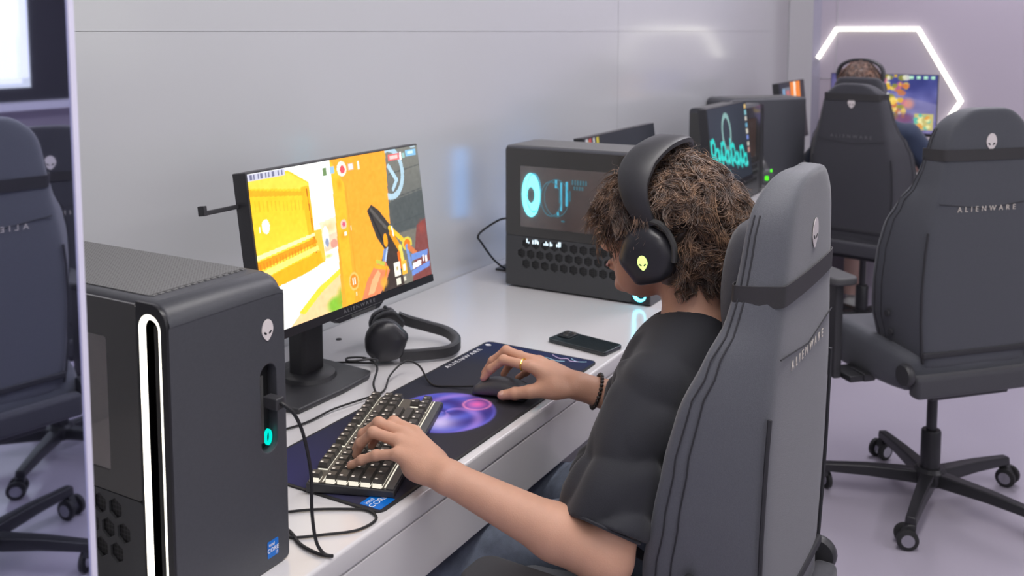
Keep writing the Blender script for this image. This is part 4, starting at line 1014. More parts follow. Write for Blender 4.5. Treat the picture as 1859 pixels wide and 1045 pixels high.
    for s in (-1, 1):      # hinge covers where the back meets the seat
        MB().lathe([(0, -.012), (.030, -.012), (.034, -.006), (.034, .006), (.030, .012), (0, .012)], 20, (s * .238, -.165, .438 + SU), 'x').build('hinge_cover', M['black_plastic'], r)
        for zz in (.60, .66):
            MB().lathe([(0, -.004), (.010, -.004), (.010, .004), (0, .004)], 14, (s * (.228 + (zz - .6) * .25), back_y(zz) + .10, zz), 'x').build('bolt_cap', M['black_plastic'], r)
        if arms[0 if s < 0 else 1]:
            MB().box(s * .262 - .02, s * .262 + .02, -.035, .035, .375 + SU, .40 + SU).box(s * .30 - .028, s * .30 + .065, -.03, arm_y - .03, .375 + SU, .395 + SU).build('arm_bracket', M['metal_dark'], r, bevel=.004)
            MB().box(s * .342 - .014, s * .342 + .014, arm_y - .092, arm_y - .028, .375 + SU, arm_z).build('arm_post', M['black_plastic'], r, bevel=.006)
            MB().prism([(s * .342 + a, b) for a, b in rrect(-.046, .046, arm_y - .13, arm_y + .13, .030, 4)], arm_z, arm_z + .025).build('arm_pad', M['chair_trim'], r, bevel=.008, seg=3)
    MB().lathe([(0, .095), (.030, .095), (.030, .235), (.027, .24), (.016, .24), (.016, .42), (0, .42)], 20).build('gas_lift', M['metal_dark'], r)
    hub = MB().lathe([(0, .062), (.040, .062), (.048, .075), (.048, .108), (.038, .118), (0, .118)], 20).build('hub', M['metal_dark'], r)
    for k in range(5):
        a = base_rz + 2 * PI * k / 5
        Ma = Matrix.Rotation(a, 4, 'Z')
        lg = MB().loft([[(.035, -.026, .066), (.035, .026, .066), (.035, .022, .108), (.035, -.022, .108)], [(.19, -.021, .072), (.19, .021, .072), (.19, .017, .106), (.19, -.017, .106)], [(.335, -.017, .070), (.335, .017, .070), (.335, .014, .096), (.335, -.014, .096)]], M=Ma).build('leg', M['metal_dark'], r, bevel=.005)
        ca = a + 1.2 + k * 1.9
        Mc_ = Ma @ Matrix.Translation((.325, 0, 0)) @ Matrix.Rotation(ca, 4, 'Z')
        MB().loft([[(-.012, -.014, .050), (.028, -.010, .044), (.028, .010, .044), (-.012, .014, .050)], [(-.014, -.014, .075), (.012, -.012, .072), (.012, .012, .072), (-.014, .014, .075)]], M=Mc_).build('caster_hood', M['black_plastic'], lg, bevel=.003)
        for sy in (-.020, .020):
            MB().lathe([(0, -.008), (.024, -.009), (.031, -.006), (.0315, .006), (.024, .009), (0, .008)], 18, (.012, sy, .032), 'y', Mc_).build('caster_wheel', M['rubber'], lg)
            MB().lathe([(.010, -.0105), (.019, -.0105), (.019, .0105), (.010, .0105)], 14, (.012, sy, .032), 'y', Mc_).build('wheel_ring', M['chrome'], lg)
    return r
chair('grey gaming chair holding the curly haired player in the foreground', (1.60, -0.335, 0), math.radians(-1), strap_z=1.100, emblem_z=1.172, text_z=0.975, base_rz=0.5, arm_z=.612, arm_y=.13)
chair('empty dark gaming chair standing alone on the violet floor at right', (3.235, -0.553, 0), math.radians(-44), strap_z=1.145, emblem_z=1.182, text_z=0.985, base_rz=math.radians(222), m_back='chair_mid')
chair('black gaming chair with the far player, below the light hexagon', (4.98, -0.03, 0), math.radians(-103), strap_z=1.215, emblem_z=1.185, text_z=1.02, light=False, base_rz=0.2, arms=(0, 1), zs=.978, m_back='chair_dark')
chair('gaming chair that shows mirrored in the partition panel', (1.475, -1.80, 0), math.radians(190), base_rz=0.3, text_z=0.985)
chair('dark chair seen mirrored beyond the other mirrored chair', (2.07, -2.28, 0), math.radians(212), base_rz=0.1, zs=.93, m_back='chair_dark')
# ================================================================ people: smooth distance fields turned into one continuous surface
import openvdb
class Field:
    def __init__(s, lo, hi, h):
        s.h = h; s.lo = np.array(lo, float)
        s.n = np.ceil((np.array(hi, float) - s.lo) / h).astype(int) + 1
        s.d = np.full(tuple(s.n), 0.06, np.float32)
    def box(s, lo, hi):
        i0 = np.clip(np.floor((np.array(lo) - s.lo) / s.h).astype(int), 0, s.n - 1)
        i1 = np.clip(np.ceil((np.array(hi) - s.lo) / s.h).astype(int) + 1, 1, s.n)
        sl = tuple(slice(a, max(b, a + 1)) for a, b in zip(i0, i1))
        ax = [(s.lo[k] + s.h * np.arange(sl[k].start, sl[k].stop)).astype(np.float32) for k in range(3)]
        return sl, ax[0][:, None, None], ax[1][None, :, None], ax[2][None, None, :]
    def blend(s, sl, v, k):
        o = s.d[sl]
        if k <= 0: s.d[sl] = np.minimum(o, v); return
        hh = np.clip(.5 + .5 * (o - v) / k, 0, 1)
        s.d[sl] = o + (v - o) * hh - k * hh * (1 - hh)
    def cut(s, sl, v, k):
        o = s.d[sl]; v = -v
        hh = np.clip(.5 - .5 * (o - v) / k, 0, 1)
        s.d[sl] = o + (v - o) * hh + k * hh * (1 - hh)
    def cap(s, a, b, ra, rb=None, k=.012, cut=False, flat=None):
        rb = ra if rb is None else rb
        a, b = np.array(a, float), np.array(b, float); m = max(ra, rb) + k * 2 + .01
        sl, X, Y, Z = s.box(np.minimum(a, b) - m, np.maximum(a, b) + m)
        d = b - a; L = float(d @ d)
        t = np.clip(((X - a[0]) * d[0] + (Y - a[1]) * d[1] + (Z - a[2]) * d[2]) / L, 0, 1)
        v = np.sqrt((X - a[0] - t * d[0]) ** 2 + (Y - a[1] - t * d[1]) ** 2 + (Z - a[2] - t * d[2]) ** 2) - (ra + (rb - ra) * t)
        (s.cut if cut else s.blend)(sl, v, k); return s
    def chain(s, pts, rs, k=.006):
        for i in range(len(pts) - 1): s.cap(pts[i], pts[i + 1], rs[i], rs[i + 1], k)
        return s
    def ell(s, c, r, k=.012, R=None, cut=False):
        c, r = np.array(c, float), np.array(r, float); m = r.max() + 2 * k + .01
        sl, X, Y, Z = s.box(c - m, c + m)
        x, y, z = X - c[0], Y - c[1], Z - c[2]
        if R is not None:
            R = np.array(R)
            x, y, z = (R[0, j] * (X - c[0]) + R[1, j] * (Y - c[1]) + R[2, j] * (Z - c[2]) for j in range(3))
        q = np.sqrt((x / r[0]) ** 2 + (y / r[1]) ** 2 + (z / r[2]) ** 2)
        g = np.sqrt((x / r[0] ** 2) ** 2 + (y / r[1] ** 2) ** 2 + (z / r[2] ** 2) ** 2) + 1e-9
        v = q * (q - 1) / g
        (s.cut if cut else s.blend)(sl, v.astype(np.float32), k); return s
    def plane_cut(s, p, n, lo, hi, k=.002):
        """removes what lies on the side n points to, inside the box"""
        n = np.array(n, float) / np.linalg.norm(n)
        sl, X, Y, Z = s.box(lo, hi)
        v = (X - p[0]) * n[0] + (Y - p[1]) * n[1] + (Z - p[2]) * n[2]
        s.d[sl] = np.maximum(s.d[sl], v); return s
    def ripple(s, f, lo=None, hi=None):
        sl, X, Y, Z = s.box(s.lo if lo is None else lo, s.lo + s.n * s.h if hi is None else hi)
        s.d[sl] = s.d[sl] + f(X, Y, Z); return s
    def mesh(s, name, smooth=2, largest=False):
        g = openvdb.FloatGrid(); g.background = 0.06
        g.copyFromArray(np.ascontiguousarray(s.d))
        P, Q = g.convertToQuads(isovalue=0.0)
        P = np.asarray(P, float) * s.h + s.lo
        me = bpy.data.meshes.new(name)
        me.from_pydata(P.tolist(), [], np.asarray(Q)[:, ::-1].tolist()); me.update()
        bm = bmesh.new(); bm.from_mesh(me)
        if largest:
            seen, best = set(), []
            for v0 in bm.verts:
                if v0 in seen: continue
                seen.add(v0); st, isl = [v0], [v0]
                while st:
                    for e in st.pop().link_edges:
                        for u in e.verts:
                            if u not in seen: seen.add(u); st.append(u); isl.append(u)
                if len(isl) > len(best): best = isl
            keep = set(best)
            bmesh.ops.delete(bm, geom=[v for v in bm.verts if v not in keep], context='VERTS')
        bmesh.ops.recalc_face_normals(bm, faces=bm.faces)
        for _ in range(smooth): bmesh.ops.smooth_vert(bm, verts=bm.verts, factor=.45, use_axis_x=True, use_axis_y=True, use_axis_z=True)
        bm.to_mesh(me); bm.free()
        me.shade_smooth()
        return me

def hair_mesh(name, c, n_clump, per, seed, length=(.05, .10), curl=(.004, .009), turns=(1.2, 2.6), hang=.9, keep=None, rad=.0016, sk=(.082, .104, .096), seg=14, spread=.004):
    """curly hair grown from the scalp in clumps: the strands of a clump follow one coil that stands off the head and then falls"""
    r = np.random.default_rng(seed)
    P, N = [], []
    while len(P) < n_clump:
        v = r.normal(size=3); v /= np.linalg.norm(v)
        if keep(v): P.append(v * np.array(sk)); N.append(v)
    P, N = np.array(P), np.array(N)
    L = r.uniform(*length, n_clump); A = r.uniform(*curl, n_clump); T = r.uniform(*turns, n_clump) * 2 * np.pi * r.choice([-1, 1], n_clump); ph = r.uniform(0, 2 * np.pi, n_clump)
    tang = np.stack([np.sin(P[:, 1] * 60 + P[:, 2] * 40), np.sin(P[:, 2] * 62 + P[:, 0] * 45 + 1), np.sin(P[:, 0] * 58 + P[:, 1] * 44 + 2)], -1) * .45 + r.normal(size=(n_clump, 3)) * .30
    rep = lambda a: np.repeat(a, per, axis=0)
    n_ = n_clump * per
    P, N, L, A, T, ph, tang = map(rep, (P, N, L, A, T, ph, tang))
    P = P + r.normal(size=P.shape) * spread; L = L * r.uniform(.75, 1.12, n_); A = A * r.uniform(.8, 1.25, n_); ph = ph + r.normal(size=n_) * .35; tang = tang + r.normal(size=tang.shape) * .07
    t = np.linspace(0, 1, seg)[None, :, None]
    d0 = N + tang; d0 /= np.linalg.norm(d0, axis=1, keepdims=True)
    down = np.array([0, 0, -1.0])
    ctr = P[:, None, :] + (d0[:, None, :] * (t * .55) + down * hang * t ** 2 * .6 + tang[:, None, :] * t ** 2 * .3) * L[:, None, None]
    q = np.linalg.norm(ctr / np.array(sk), axis=2, keepdims=True); ctr = np.where(q < 1.05, ctr / q * 1.05, ctr)
    q = np.linalg.norm(ctr / np.array(sk), axis=2, keepdims=True); ctr = np.where(q > 1.30, ctr * (1.30 + (q - 1.30) * .5) / q, ctr)
    e1 = np.cross(d0, down + .01); e1 /= np.linalg.norm(e1, axis=1, keepdims=True) + 1e-9; e2 = np.cross(d0, e1)
    ang = (ph[:, None] + T[:, None] * np.linspace(0, 1, seg)[None, :])[..., None]
    amp = A[:, None, None] * np.minimum(1, t * 3)
    ctr = ctr + (np.cos(ang) * e1[:, None, :] + np.sin(ang) * e2[:, None, :]) * amp
    tan = np.gradient(ctr, axis=1); tan /= np.linalg.norm(tan, axis=2, keepdims=True) + 1e-9
    a = np.cross(tan, N[:, None, :] + .01); a /= np.linalg.norm(a, axis=2, keepdims=True) + 1e-9; b = np.cross(tan, a)
    w = rad * (1 - .7 * t ** 2) * r.uniform(.5, 1.4, (n_, 1, 1))
    V = np.stack([ctr + (a * math.cos(u) + b * math.sin(u)) * w for u in (0, 2.094, 4.189)], 2) + np.array(c)
    base = np.arange(n_)[:, None, None] * seg * 3 + np.arange(seg - 1)[None, :, None] * 3
    F = []
    for k in range(3):
        j = (k + 1) % 3
        F.append(np.concatenate([base + k, base + j, base + 3 + j, base + 3 + k], 2))
    F = np.concatenate([f.reshape(-1, 4) for f in F])
    me = bpy.data.meshes.new(name); me.from_pydata(V.reshape(-1, 3).tolist(), [], F.tolist()); me.shade_smooth()
    return me

def hair_material(name, c0, c1, c2):
    m = bpy.data.materials.new(name); m.use_nodes = True
    nt = m.node_tree; b = nt.nodes['Principled BSDF']
    g = nt.nodes.new('ShaderNodeNewGeometry'); cr = nt.nodes.new('ShaderNodeValToRGB')
    cr.color_ramp.elements[0].color = (*c0, 1); cr.color_ramp.elements[1].color = (*c2, 1)
    e = cr.color_ramp.elements.new(.55); e.color = (*c1, 1)
    tc = nt.nodes.new('ShaderNodeTexCoord'); nz = nt.nodes.new('ShaderNodeTexNoise'); nz.inputs['Scale'].default_value = 55; nz.inputs['Detail'].default_value = 1
    nt.links.new(tc.outputs['Object'], nz.inputs['Vector'])
    m1 = nt.nodes.new('ShaderNodeMath'); m1.operation = 'MULTIPLY_ADD'; m1.inputs[1].default_value = 2.2; m1.inputs[2].default_value = -.78
    nt.links.new(nz.outputs['Fac'], m1.inputs[0])
    m2 = nt.nodes.new('ShaderNodeMath'); m2.operation = 'MULTIPLY_ADD'; m2.inputs[1].default_value = .42
    nt.links.new(g.outputs['Random Per Island'], m2.inputs[0]); nt.links.new(m1.outputs[0], m2.inputs[2])
    nt.links.new(m2.outputs[0], cr.inputs['Fac']); nt.links.new(cr.outputs['Color'], b.inputs['Base Color'])
    b.inputs['Roughness'].default_value = .42; b.inputs['Specular IOR Level'].default_value = .6; b.inputs['Sheen Weight'].default_value = .3
    return m

def head_shape(f, c, s=1.0):
    """c = head centre, faces +Y"""
    C = np.array(c)
    E = lambda p, r, k=.014, **kw: f.ell(C + np.array(p) * s, np.array(r) * s, k, **kw)
    E((0, -.014, .030), (.076, .098, .086)); E((0, .034, -.028), (.061, .062, .084), .02); E((0, .040, -.083), (.046, .044, .036), .02)
    E((0, .078, -.103), (.018, .014, .013), .014); E((-.034, .060, -.025), (.022, .022, .02), .016); E((.034, .060, -.025), (.022, .022, .02), .016)
    for sx in (-1, 1):
        E((sx * .031, .094, .002), (.015, .012, .010), .008, cut=True)
        f.cap(C + np.array((sx * .016, .090, .016)) * s, C + np.array((sx * .046, .080, .015)) * s, .007 * s, .005 * s, .008)
        E((sx * .077, -.006, -.008), (.012, .022, .033), .006); E((sx * .086, .0, -.006), (.008, .012, .020), .005, cut=True)
        E((sx * .012, .103, -.036), (.007, .008, .006), .005)
    f.cap(C + np.array((0, .090, .006)) * s, C + np.array((0, .112, -.032)) * s, .007 * s, .011 * s, .008)
    E((0, .096, -.062), (.020, .010, .005), .005); E((0, .093, -.072), (.018, .010, .006), .005)
    return f

def finger(f, pts, r0, r1, k=.0045):
    n = len(pts); rs = [r0 + (r1 - r0) * i / (n - 1) for i in range(n)]
    f.chain(pts, rs, k)
    for p, r in zip(pts[1:-1], rs[1:-1]): f.ell(p, (r * 1.10,) * 3, .003)

# ---------------------------------------------------------------- the player in the foreground
HC = np.array((1.635, -.252, 1.133))
p1 = thing('person', 'curly haired person in a black T-shirt playing at the desk, headset on', 'person', (0, 0, 0))
F = Field((1.13, -.50, .60), (1.93, .20, 1.27), .0026)
head_shape(F, HC)
F.cap((1.635, -.300, 1.075), (1.63, -.325, .985), .055, .060, .02)                      # neck
F.ell((1.62, -.315, .86), (.150, .088, .150), .03).cap((1.47, -.315, .925), (1.77, -.315, .925), .042, .045, .03).ell((1.62, -.29, .70), (.13, .09, .10), .03)   # trunk under the shirt
# left arm
EL, WL = np.array((1.318, -.288, .680)), np.array((1.228, -.052, .793))
F.cap((1.452, -.305, .918), (1.392, -.294, .81), .040, .041, .02).cap((1.392, -.294, .81), EL, .041, .041, .02)
F.cap(EL, EL * .68 + WL * .32 + np.array((0, .0, .0)), .041, .0415, .015).cap(EL * .68 + WL * .32, WL, .0415, .0255, .015)
F.ell(WL, (.030, .026, .022), .012)
# left hand: palm down over the keyboard
LM = {'i': (1.274, .046, .829), 'm': (1.254, .056, .832), 'r': (1.233, .050, .828), 'p': (1.212, .036, .817)}
for q in LM.values(): F.cap(WL + np.array((0, .004, 0)) * .5 + np.array(q) * 0, q, .019, .0115, .010)
F.ell((1.240, .002, .806), (.036, .046, .016), .012, R=np.array(Matrix.Rotation(math.radians(-10), 3, 'Z') @ Matrix.Rotation(math.radians(14), 3, 'X')))
F.ell((1.214, -.010, .793), (.015, .036, .015), .012)
finger(F, [LM['i'], (1.272, .088, .839), (1.268, .116, .816), (1.264, .130, .791)], .0105, .0072)
finger(F, [LM['m'], (1.250, .103, .842), (1.246, .133, .818), (1.243, .147, .790)], .0108, .0072)
finger(F, [LM['r'], (1.226, .096, .836), (1.226, .122, .812), (1.227, .134, .788)], .0102, .0070)
finger(F, [LM['p'], (1.203, .072, .811), (1.198, .098, .799), (1.195, .120, .785)], .0092, .0066)
F.cap((1.256, -.012, .795), (1.287, .030, .802), .016, .0125, .012); finger(F, [(1.287, .030, .802), (1.306, .058, .798), (1.314, .082, .788)], .0122, .0088)
# right arm
ER, WR = np.array((1.830, -.300, .705)), np.array((1.680, -.058, .797))
F.cap((1.795, -.305, .920), (1.812, -.303, .83), .043, .043, .02).cap((1.812, -.303, .83), ER, .044, .040, .02)
F.cap(ER, ER * .68 + WR * .32, .040, .0405, .015).cap(ER * .68 + WR * .32, WR, .0405, .0260, .015)
F.ell(WR, (.029, .028, .023), .012)
# right hand on the mouse
RM = {'i': (1.646, .030, .831), 'm': (1.668, .038, .834), 'r': (1.689, .031, .829), 'p': (1.708, .014, .817)}
for q in RM.values(): F.cap(WR, q, .019, .0115, .010)
F.ell((1.676, -.012, .808), (.036, .044, .018), .012, R=np.array(Matrix.Rotation(math.radians(8), 3, 'Z') @ Matrix.Rotation(math.radians(16), 3, 'X')))
F.ell((1.652, -.022, .792), (.018, .036, .020), .012)
finger(F, [RM['i'], (1.644, .090, .835), (1.641, .118, .812), (1.639, .135, .790)], .0106, .0075)
finger(F, [RM['m'], (1.668, .098, .846), (1.664, .128, .820), (1.661, .146, .792)], .0108, .0075)
finger(F, [RM['r'], (1.696, .082, .830), (1.700, .108, .805), (1.698, .122, .782)], .0102, .0070)
finger(F, [RM['p'], (1.718, .055, .806), (1.720, .080, .787), (1.716, .098, .772)], .0090, .0066)
F.cap((1.652, -.020, .792), (1.632, .022, .785), .017, .0135, .012); finger(F, [(1.632, .022, .785), (1.624, .052, .778), (1.621, .080, .770)], .0132, .0100)
body = link_mesh('body', F.mesh('body', 2), M['skin'], p1)
# nails
def nail(p, n, d, s=.0055):
    n, d = Vector(n).normalized(), Vector(d).normalized(); x = d.cross(n).normalized(); n = x.cross(d)
    Mx = Matrix((( x.x, d.x, n.x, p[0]), (x.y, d.y, n.y, p[1]), (x.z, d.z, n.z, p[2]), (0, 0, 0, 1)))
    MB().loft([[(s * a * .9, s * b * 1.25, 0) for a, b in ngon(0, 0, 1, 12)], [(s * a * .7, s * b, .0009) for a, b in ngon(0, 0, 1, 12)]], M=Mx).build('fingernail', M['nail'], body)
nail((1.6395, .1375, .7985), (-.05, .75, .62), (0, .6, -.8), .0048); nail((1.6145, .078, .777), (-.8, .25, .55), (-.05, .95, -.25), .0058)
nail((1.195, .1215, .7915), (-.05, .6, .8), (-.05, .8, -.5), .0042)
# face details
for sx in (-1, 1):
    e = MB().lathe([(.0115 * math.sin(PI * k / 10), -.0115 * math.cos(PI * k / 10)) for k in range(11)], 16, tuple(HC + np.array((sx * .031, .0835, .001))), 'y').build('eye', M['eye_white'], p1)
    MB().lathe([(0, .0112), (.0055, .0106), (.0052, .0100), (0, .0100)], 14, tuple(HC + np.array((sx * .031, .0835, .001))), 'y').build('iris', M['iris'], e)
MB().loft([[tuple(HC + np.array((x, .1035 - 6 * x * x + dy, -.0665 + z * (1 - (x / .023) ** 2)))) for z, dy in ((.0055, -.002), (.003, .0025), (-.004, .0025), (-.0065, -.002))] for x in np.linspace(-.021, .021, 9)]).build('lips', M['lips'], p1)

# T-shirt
G = Field((1.22, -.52, .55), (1.97, -.04, 1.05), .004)
G.ell((1.625, -.308, .86), (.172, .118, .15), .03).ell((1.62, -.285, .69), (.166, .128, .15), .05).ell((1.62, -.225, .665), (.17, .13, .065), .04)
G.cap((1.632, -.325, .982), (1.475, -.312, .922), .050, .054, .03).cap((1.632, -.325, .982), (1.785, -.312, .925), .050, .054, .03)
SLh, SRh = np.array((1.332, -.274, .722)), np.array((1.822, -.302, .760))
G.cap((1.455, -.306, .912), SLh - (np.array((1.455, -.306, .912)) - SLh) * .25, .056, .067, .010)
G.cap((1.795, -.307, .945), SRh - (np.array((1.795, -.307, .945)) - SRh) * .25, .060, .064, .03)
nL = SLh - np.array((1.455, -.306, .912)); nR = SRh - np.array((1.795, -.307, .945))
def folds(X, Y, Z):
    tri = lambda a: 1 - 2 * np.abs(np.sin(a))
    f1 = .0050 * tri((X - 1.45) * 34 + (Z - .9) * 13 + 1.6 * np.sin(Y * 21 + Z * 9)) * np.clip((.99 - Z) * 6, 0, 1)
    f2 = .0050 * tri(Y * 40 + X * 16 + (Z - .8) * 6 + 1.2 * np.sin(Z * 26)) * np.clip((.93 - Z) * 5, 0, 1)
    f3 = .0050 * tri((Z - .6) * 60 + X * 12 + 2.4 * np.sin(Y * 17 + X * 9)) * np.clip((.75 - Z) * 8, 0, 1)
    return (f1 + f2 + f3).astype(np.float32)
for a_, b_, r_ in (((1.432, -.342, .90), (1.350, -.334, .70), .013), ((1.425, -.262, .90), (1.320, -.222, .74), .014), ((1.405, -.335, .88), (1.318, -.322, .70), .012), ((1.470, -.250, .93), (1.420, -.268, .90), .012), ((1.500, -.235, .90), (1.445, -.240, .80), .014), ((1.56, -.20, .86), (1.52, -.185, .74), .016), ((1.54, -.245, .95), (1.50, -.225, .86), .013), ((1.66, -.19, .84), (1.62, -.165, .70), .016), ((1.50, -.20, .70), (1.66, -.12, .655), .016), ((1.50, -.17, .685), (1.62, -.10, .65), .014)):
    G.cap(a_, b_, r_, r_ * .8, .022)
G.ripple(folds)
G.plane_cut(SLh + nL / np.linalg.norm(nL) * .002, nL + np.array((0, -.02, 0)), (1.24, -.40, .58), (1.415, -.16, .80))
G.plane_cut(SRh, nR, (1.752, -.42, .56), (1.96, -.16, .80))
G.cap((1.37, -.292, .78), SLh + nL * .3, .042, .052, .002, cut=True); G.cap((1.80, -.304, .86), SRh + nR * .3, .052, .057, .002, cut=True)
G.cap((1.634, -.315, .985), (1.638, -.290, 1.09), .064, .066, .004, cut=True)      # neck opening
tee = link_mesh('t_shirt', G.mesh('t_shirt', 1, True), M['tee'], p1)
# collar rib and sleeve hems
def ring_tube(name, c, n, rx, r, m, parent, ry=None, up=(0, 0, 1), wob=0):
    n = Vector(n).normalized(); a = n.cross(Vector(up)).normalized(); b = n.cross(a); ry = ry or rx
    pts = [Vector(c) + a * rx * math.cos(t) + b * ry * math.sin(t) + n * wob * math.sin(2 * t) for t in [2 * PI * k / 32 for k in range(33)]]
    return MB().tube(pts, r, 6, cap=False).build(name, m, parent)
ring_tube('collar', (1.635, -.312, .990), (0, .24, .97), .066, .0055, M['tee'], tee, .064, (1, 0, 0), .004)
ring_tube('sleeve_hem', SLh + nL * .0, nL, .0625, .0030, M['tee'], tee, .0625)
ring_tube('sleeve_hem', SRh, nR, .0600, .0026, M['tee'], tee, .0600)

# jeans and shoes
J = Field((1.28, -.46, .05), (1.94, .36, .72), .0055)
J.cap((1.545, -.285, .635), (1.70, -.285, .635), .085, .085, .03)
for hip, knee, ank in (((1.545, -.26, .622), (1.405, .165, .465), (1.42, .10, .14)), ((1.700, -.26, .622), (1.765, .165, .465), (1.76, .10, .14))):
    J.cap(hip, knee, .079, .060, .03).cap(knee, ank, .058, .048, .02)
J.ripple(lambda X, Y, Z: (.004 * np.sin(Y * 70 + X * 40 + 2 * np.sin(Z * 25)) + .003 * np.sin(Z * 85 + X * 30)).astype(np.float32))
J.plane_cut((0, 0, .10), (0, 0, -1), (1.28, -.46, .05), (1.94, .36, .11))
link_mesh('jeans', J.mesh('jeans', 1), M['denim'], p1)
for x in (1.42, 1.76):
    rg = []
    for y, wd, h in ((.03, .03, .06), (.05, .040, .095), (.10, .044, .105), (.16, .046, .075), (.22, .047, .055), (.27, .040, .045), (.295, .022, .03)):
        rg.append([(x - wd, y, .004), (x + wd, y, .004), (x + wd * 1.05, y, h * .4), (x + wd * .7, y, h * .9), (x, y, h), (x - wd * .7, y, h * .9), (x - wd * 1.05, y, h * .4)])
    MB().loft(rg).build('shoe', M['shoe'], p1, sub=1)

# hair: a scalp cap with curls all over
HM = hair_material('hair_brown', (.040, .019, .011), (.135, .068, .036), (.33, .185, .10))
HS = HC + np.array((0, -.016, .032))
Hf = Field(HS - np.array((.13, .15, .17)), HS + np.array((.13, .15, .14)), .004)
Hf.ell(HS, (.088, .112, .100), .01).ell(HS + np.array((0, -.052, -.065)), (.074, .060, .075), .03).ell(HS + np.array((0, .070, .020)), (.066, .046, .060), .02)
Hf.ell(HS + np.array((0, .105, -.085)), (.066, .075, .075), .01, cut=True)
for sx in (-1, 1): Hf.ell(HS + np.array((sx * .095, .005, -.055)), (.035, .05, .055), .01, cut=True)
Hf.ripple(lambda X, Y, Z: (.006 * np.sin(X * 130 + Z * 70 + 2 * np.sin(Y * 60)) + .005 * np.sin(Y * 140 + Z * 90 + 2 * np.sin(X * 70))).astype(np.float32))
cap_ = link_mesh('hair', Hf.mesh('hair', 1), hair_material('hair_base', (.018, .010, .007), (.03, .017, .010), (.04, .022, .013)), p1)
def keep1(v):
    x, y, z = v
    if z < -.55 : return False
    if y > .25 and z < .05 - .1 * abs(x): return False          # face
    if abs(x) > .55 and z < .22 and -.50 < y < .72: return False   # under the ear cups
    return True
def keep_band(v): return keep1(v) and not (abs(v[1] - .05) < .16 and v[2] > -.1)
link_mesh('curls', hair_mesh('curls', HS, 640, 15, 3, (.068, .110), (.006, .012), (.9, 1.6), .75, keep_band, .0011, (.088, .110, .100), 16, .0030), HM, cap_)
link_mesh('fringe', hair_mesh('fringe', HS, 110, 14, 4, (.055, .080), (.005, .0095), (.9, 1.5), 1.25, lambda v: v[1] > .45 and .10 < v[2] < .62, .0011, (.084, .104, .098), 16, .0030), HM, cap_)
link_mesh('flyaways', hair_mesh('flyaways', HS, 800, 1, 5, (.065, .110), (.003, .010), (.7, 1.5), .30, keep_band, .0004, (.090, .112, .102)), HM, cap_)
link_mesh('flat_hair', hair_mesh('flat_hair', HS, 120, 8, 6, (.03, .045), (.002, .004), (.5, 1.0), .6, lambda v: keep1(v) and not keep_band(v), .0016, (.088, .110, .100)), HM, cap_)
link_mesh('nape_curls', hair_mesh('nape_curls', HS + np.array((0, -.050, -.046)), 170, 14, 8, (.035, .055), (.004, .008), (.8, 1.4), .8, lambda v: v[1] < .0 and v[2] < .3 and v[2] > -.72, .0010, (.076, .062, .074), 14, .0030), HM, cap_)

# headset worn by the player
hw = thing('headset', 'black headset with a lime lit emblem worn by the curly haired player', 'headset', tuple(HC))
cupL = ear_cup(hw, Matrix.Translation((-.098, -.016, -.016)) @ Matrix(((0, 0, -1, 0), (-1, 0, 0, 0), (0, 1, 0, 0), (0, 0, 0, 1))) @ Matrix.Rotation(math.radians(-4), 4, 'Z'), M['cup'], M['black_plastic'], M['lime_light'], 1.02)
cupR = ear_cup(hw, Matrix.Translation((.098, -.016, -.016)) @ Matrix(((0, 0, 1, 0), (1, 0, 0, 0), (0, 1, 0, 0), (0, 0, 0, 1))) @ Matrix.Scale(-1, 4, (1, 0, 0)), M['cup'], M['black_plastic'], M['lime_light'], 1.02)
bp_ = [(-.106, -.012, .035), (-.120, .002, .075), (-.116, .010, .110), (-.095, .008, .142), (-.055, -.004, .166), (0, -.012, .174)]
bp_ = bp_ + [(-x, y, z) for x, y, z in bp_[-2::-1]]
band_mesh(bp_, lambda k: .034 + .026 * min(1, 4 * min(k, 1 - k)), lambda k: .009 + .006 * min(1, 4 * min(k, 1 - k)), 6, (0, 1, 0)).build('headband', M['black_plastic'], hw, angle=50)
for s in (-1, 1):
    MB().tube(smooth_path([(s * .106, -.010, .045), (s * .118, -.045, .040), (s * .120, -.066, .010), (s * .117, -.066, -.02)], 5), .0055, 8).build('yoke', M['case_rim'], hw)

# bracelet and ring
br = thing('bracelet', 'dark beaded bracelet on the player\'s right wrist', 'bracelet', (1.701, -.092, .785))
ax_ = Vector(ER - WR).normalized(); a_ = ax_.cross(Vector((0, 0, 1))).normalized(); b_ = ax_.cross(a_)
bead = None
for k in range(26):
    t = 2 * PI * k / 26; p = a_ * .0335 * math.cos(t) + b_ * .0335 * math.sin(t)
    if bead is None:
        q = MB().lathe([(.0042 * math.sin(PI * j / 6), -.0042 * math.cos(PI * j / 6)) for j in range(7)], 10).build('bead', M['bead'], br); bead = q.data
    else: q = link_mesh('bead', bead, None, br)
    q.location = p
ring_tube('ring', (1.6462, .046, .8322), (-.02, 1, .06), .0114, .0020, M['gold'], None); tag(bpy.data.objects['ring'], 'gold ring on a finger of the hand holding the mouse', 'ring')
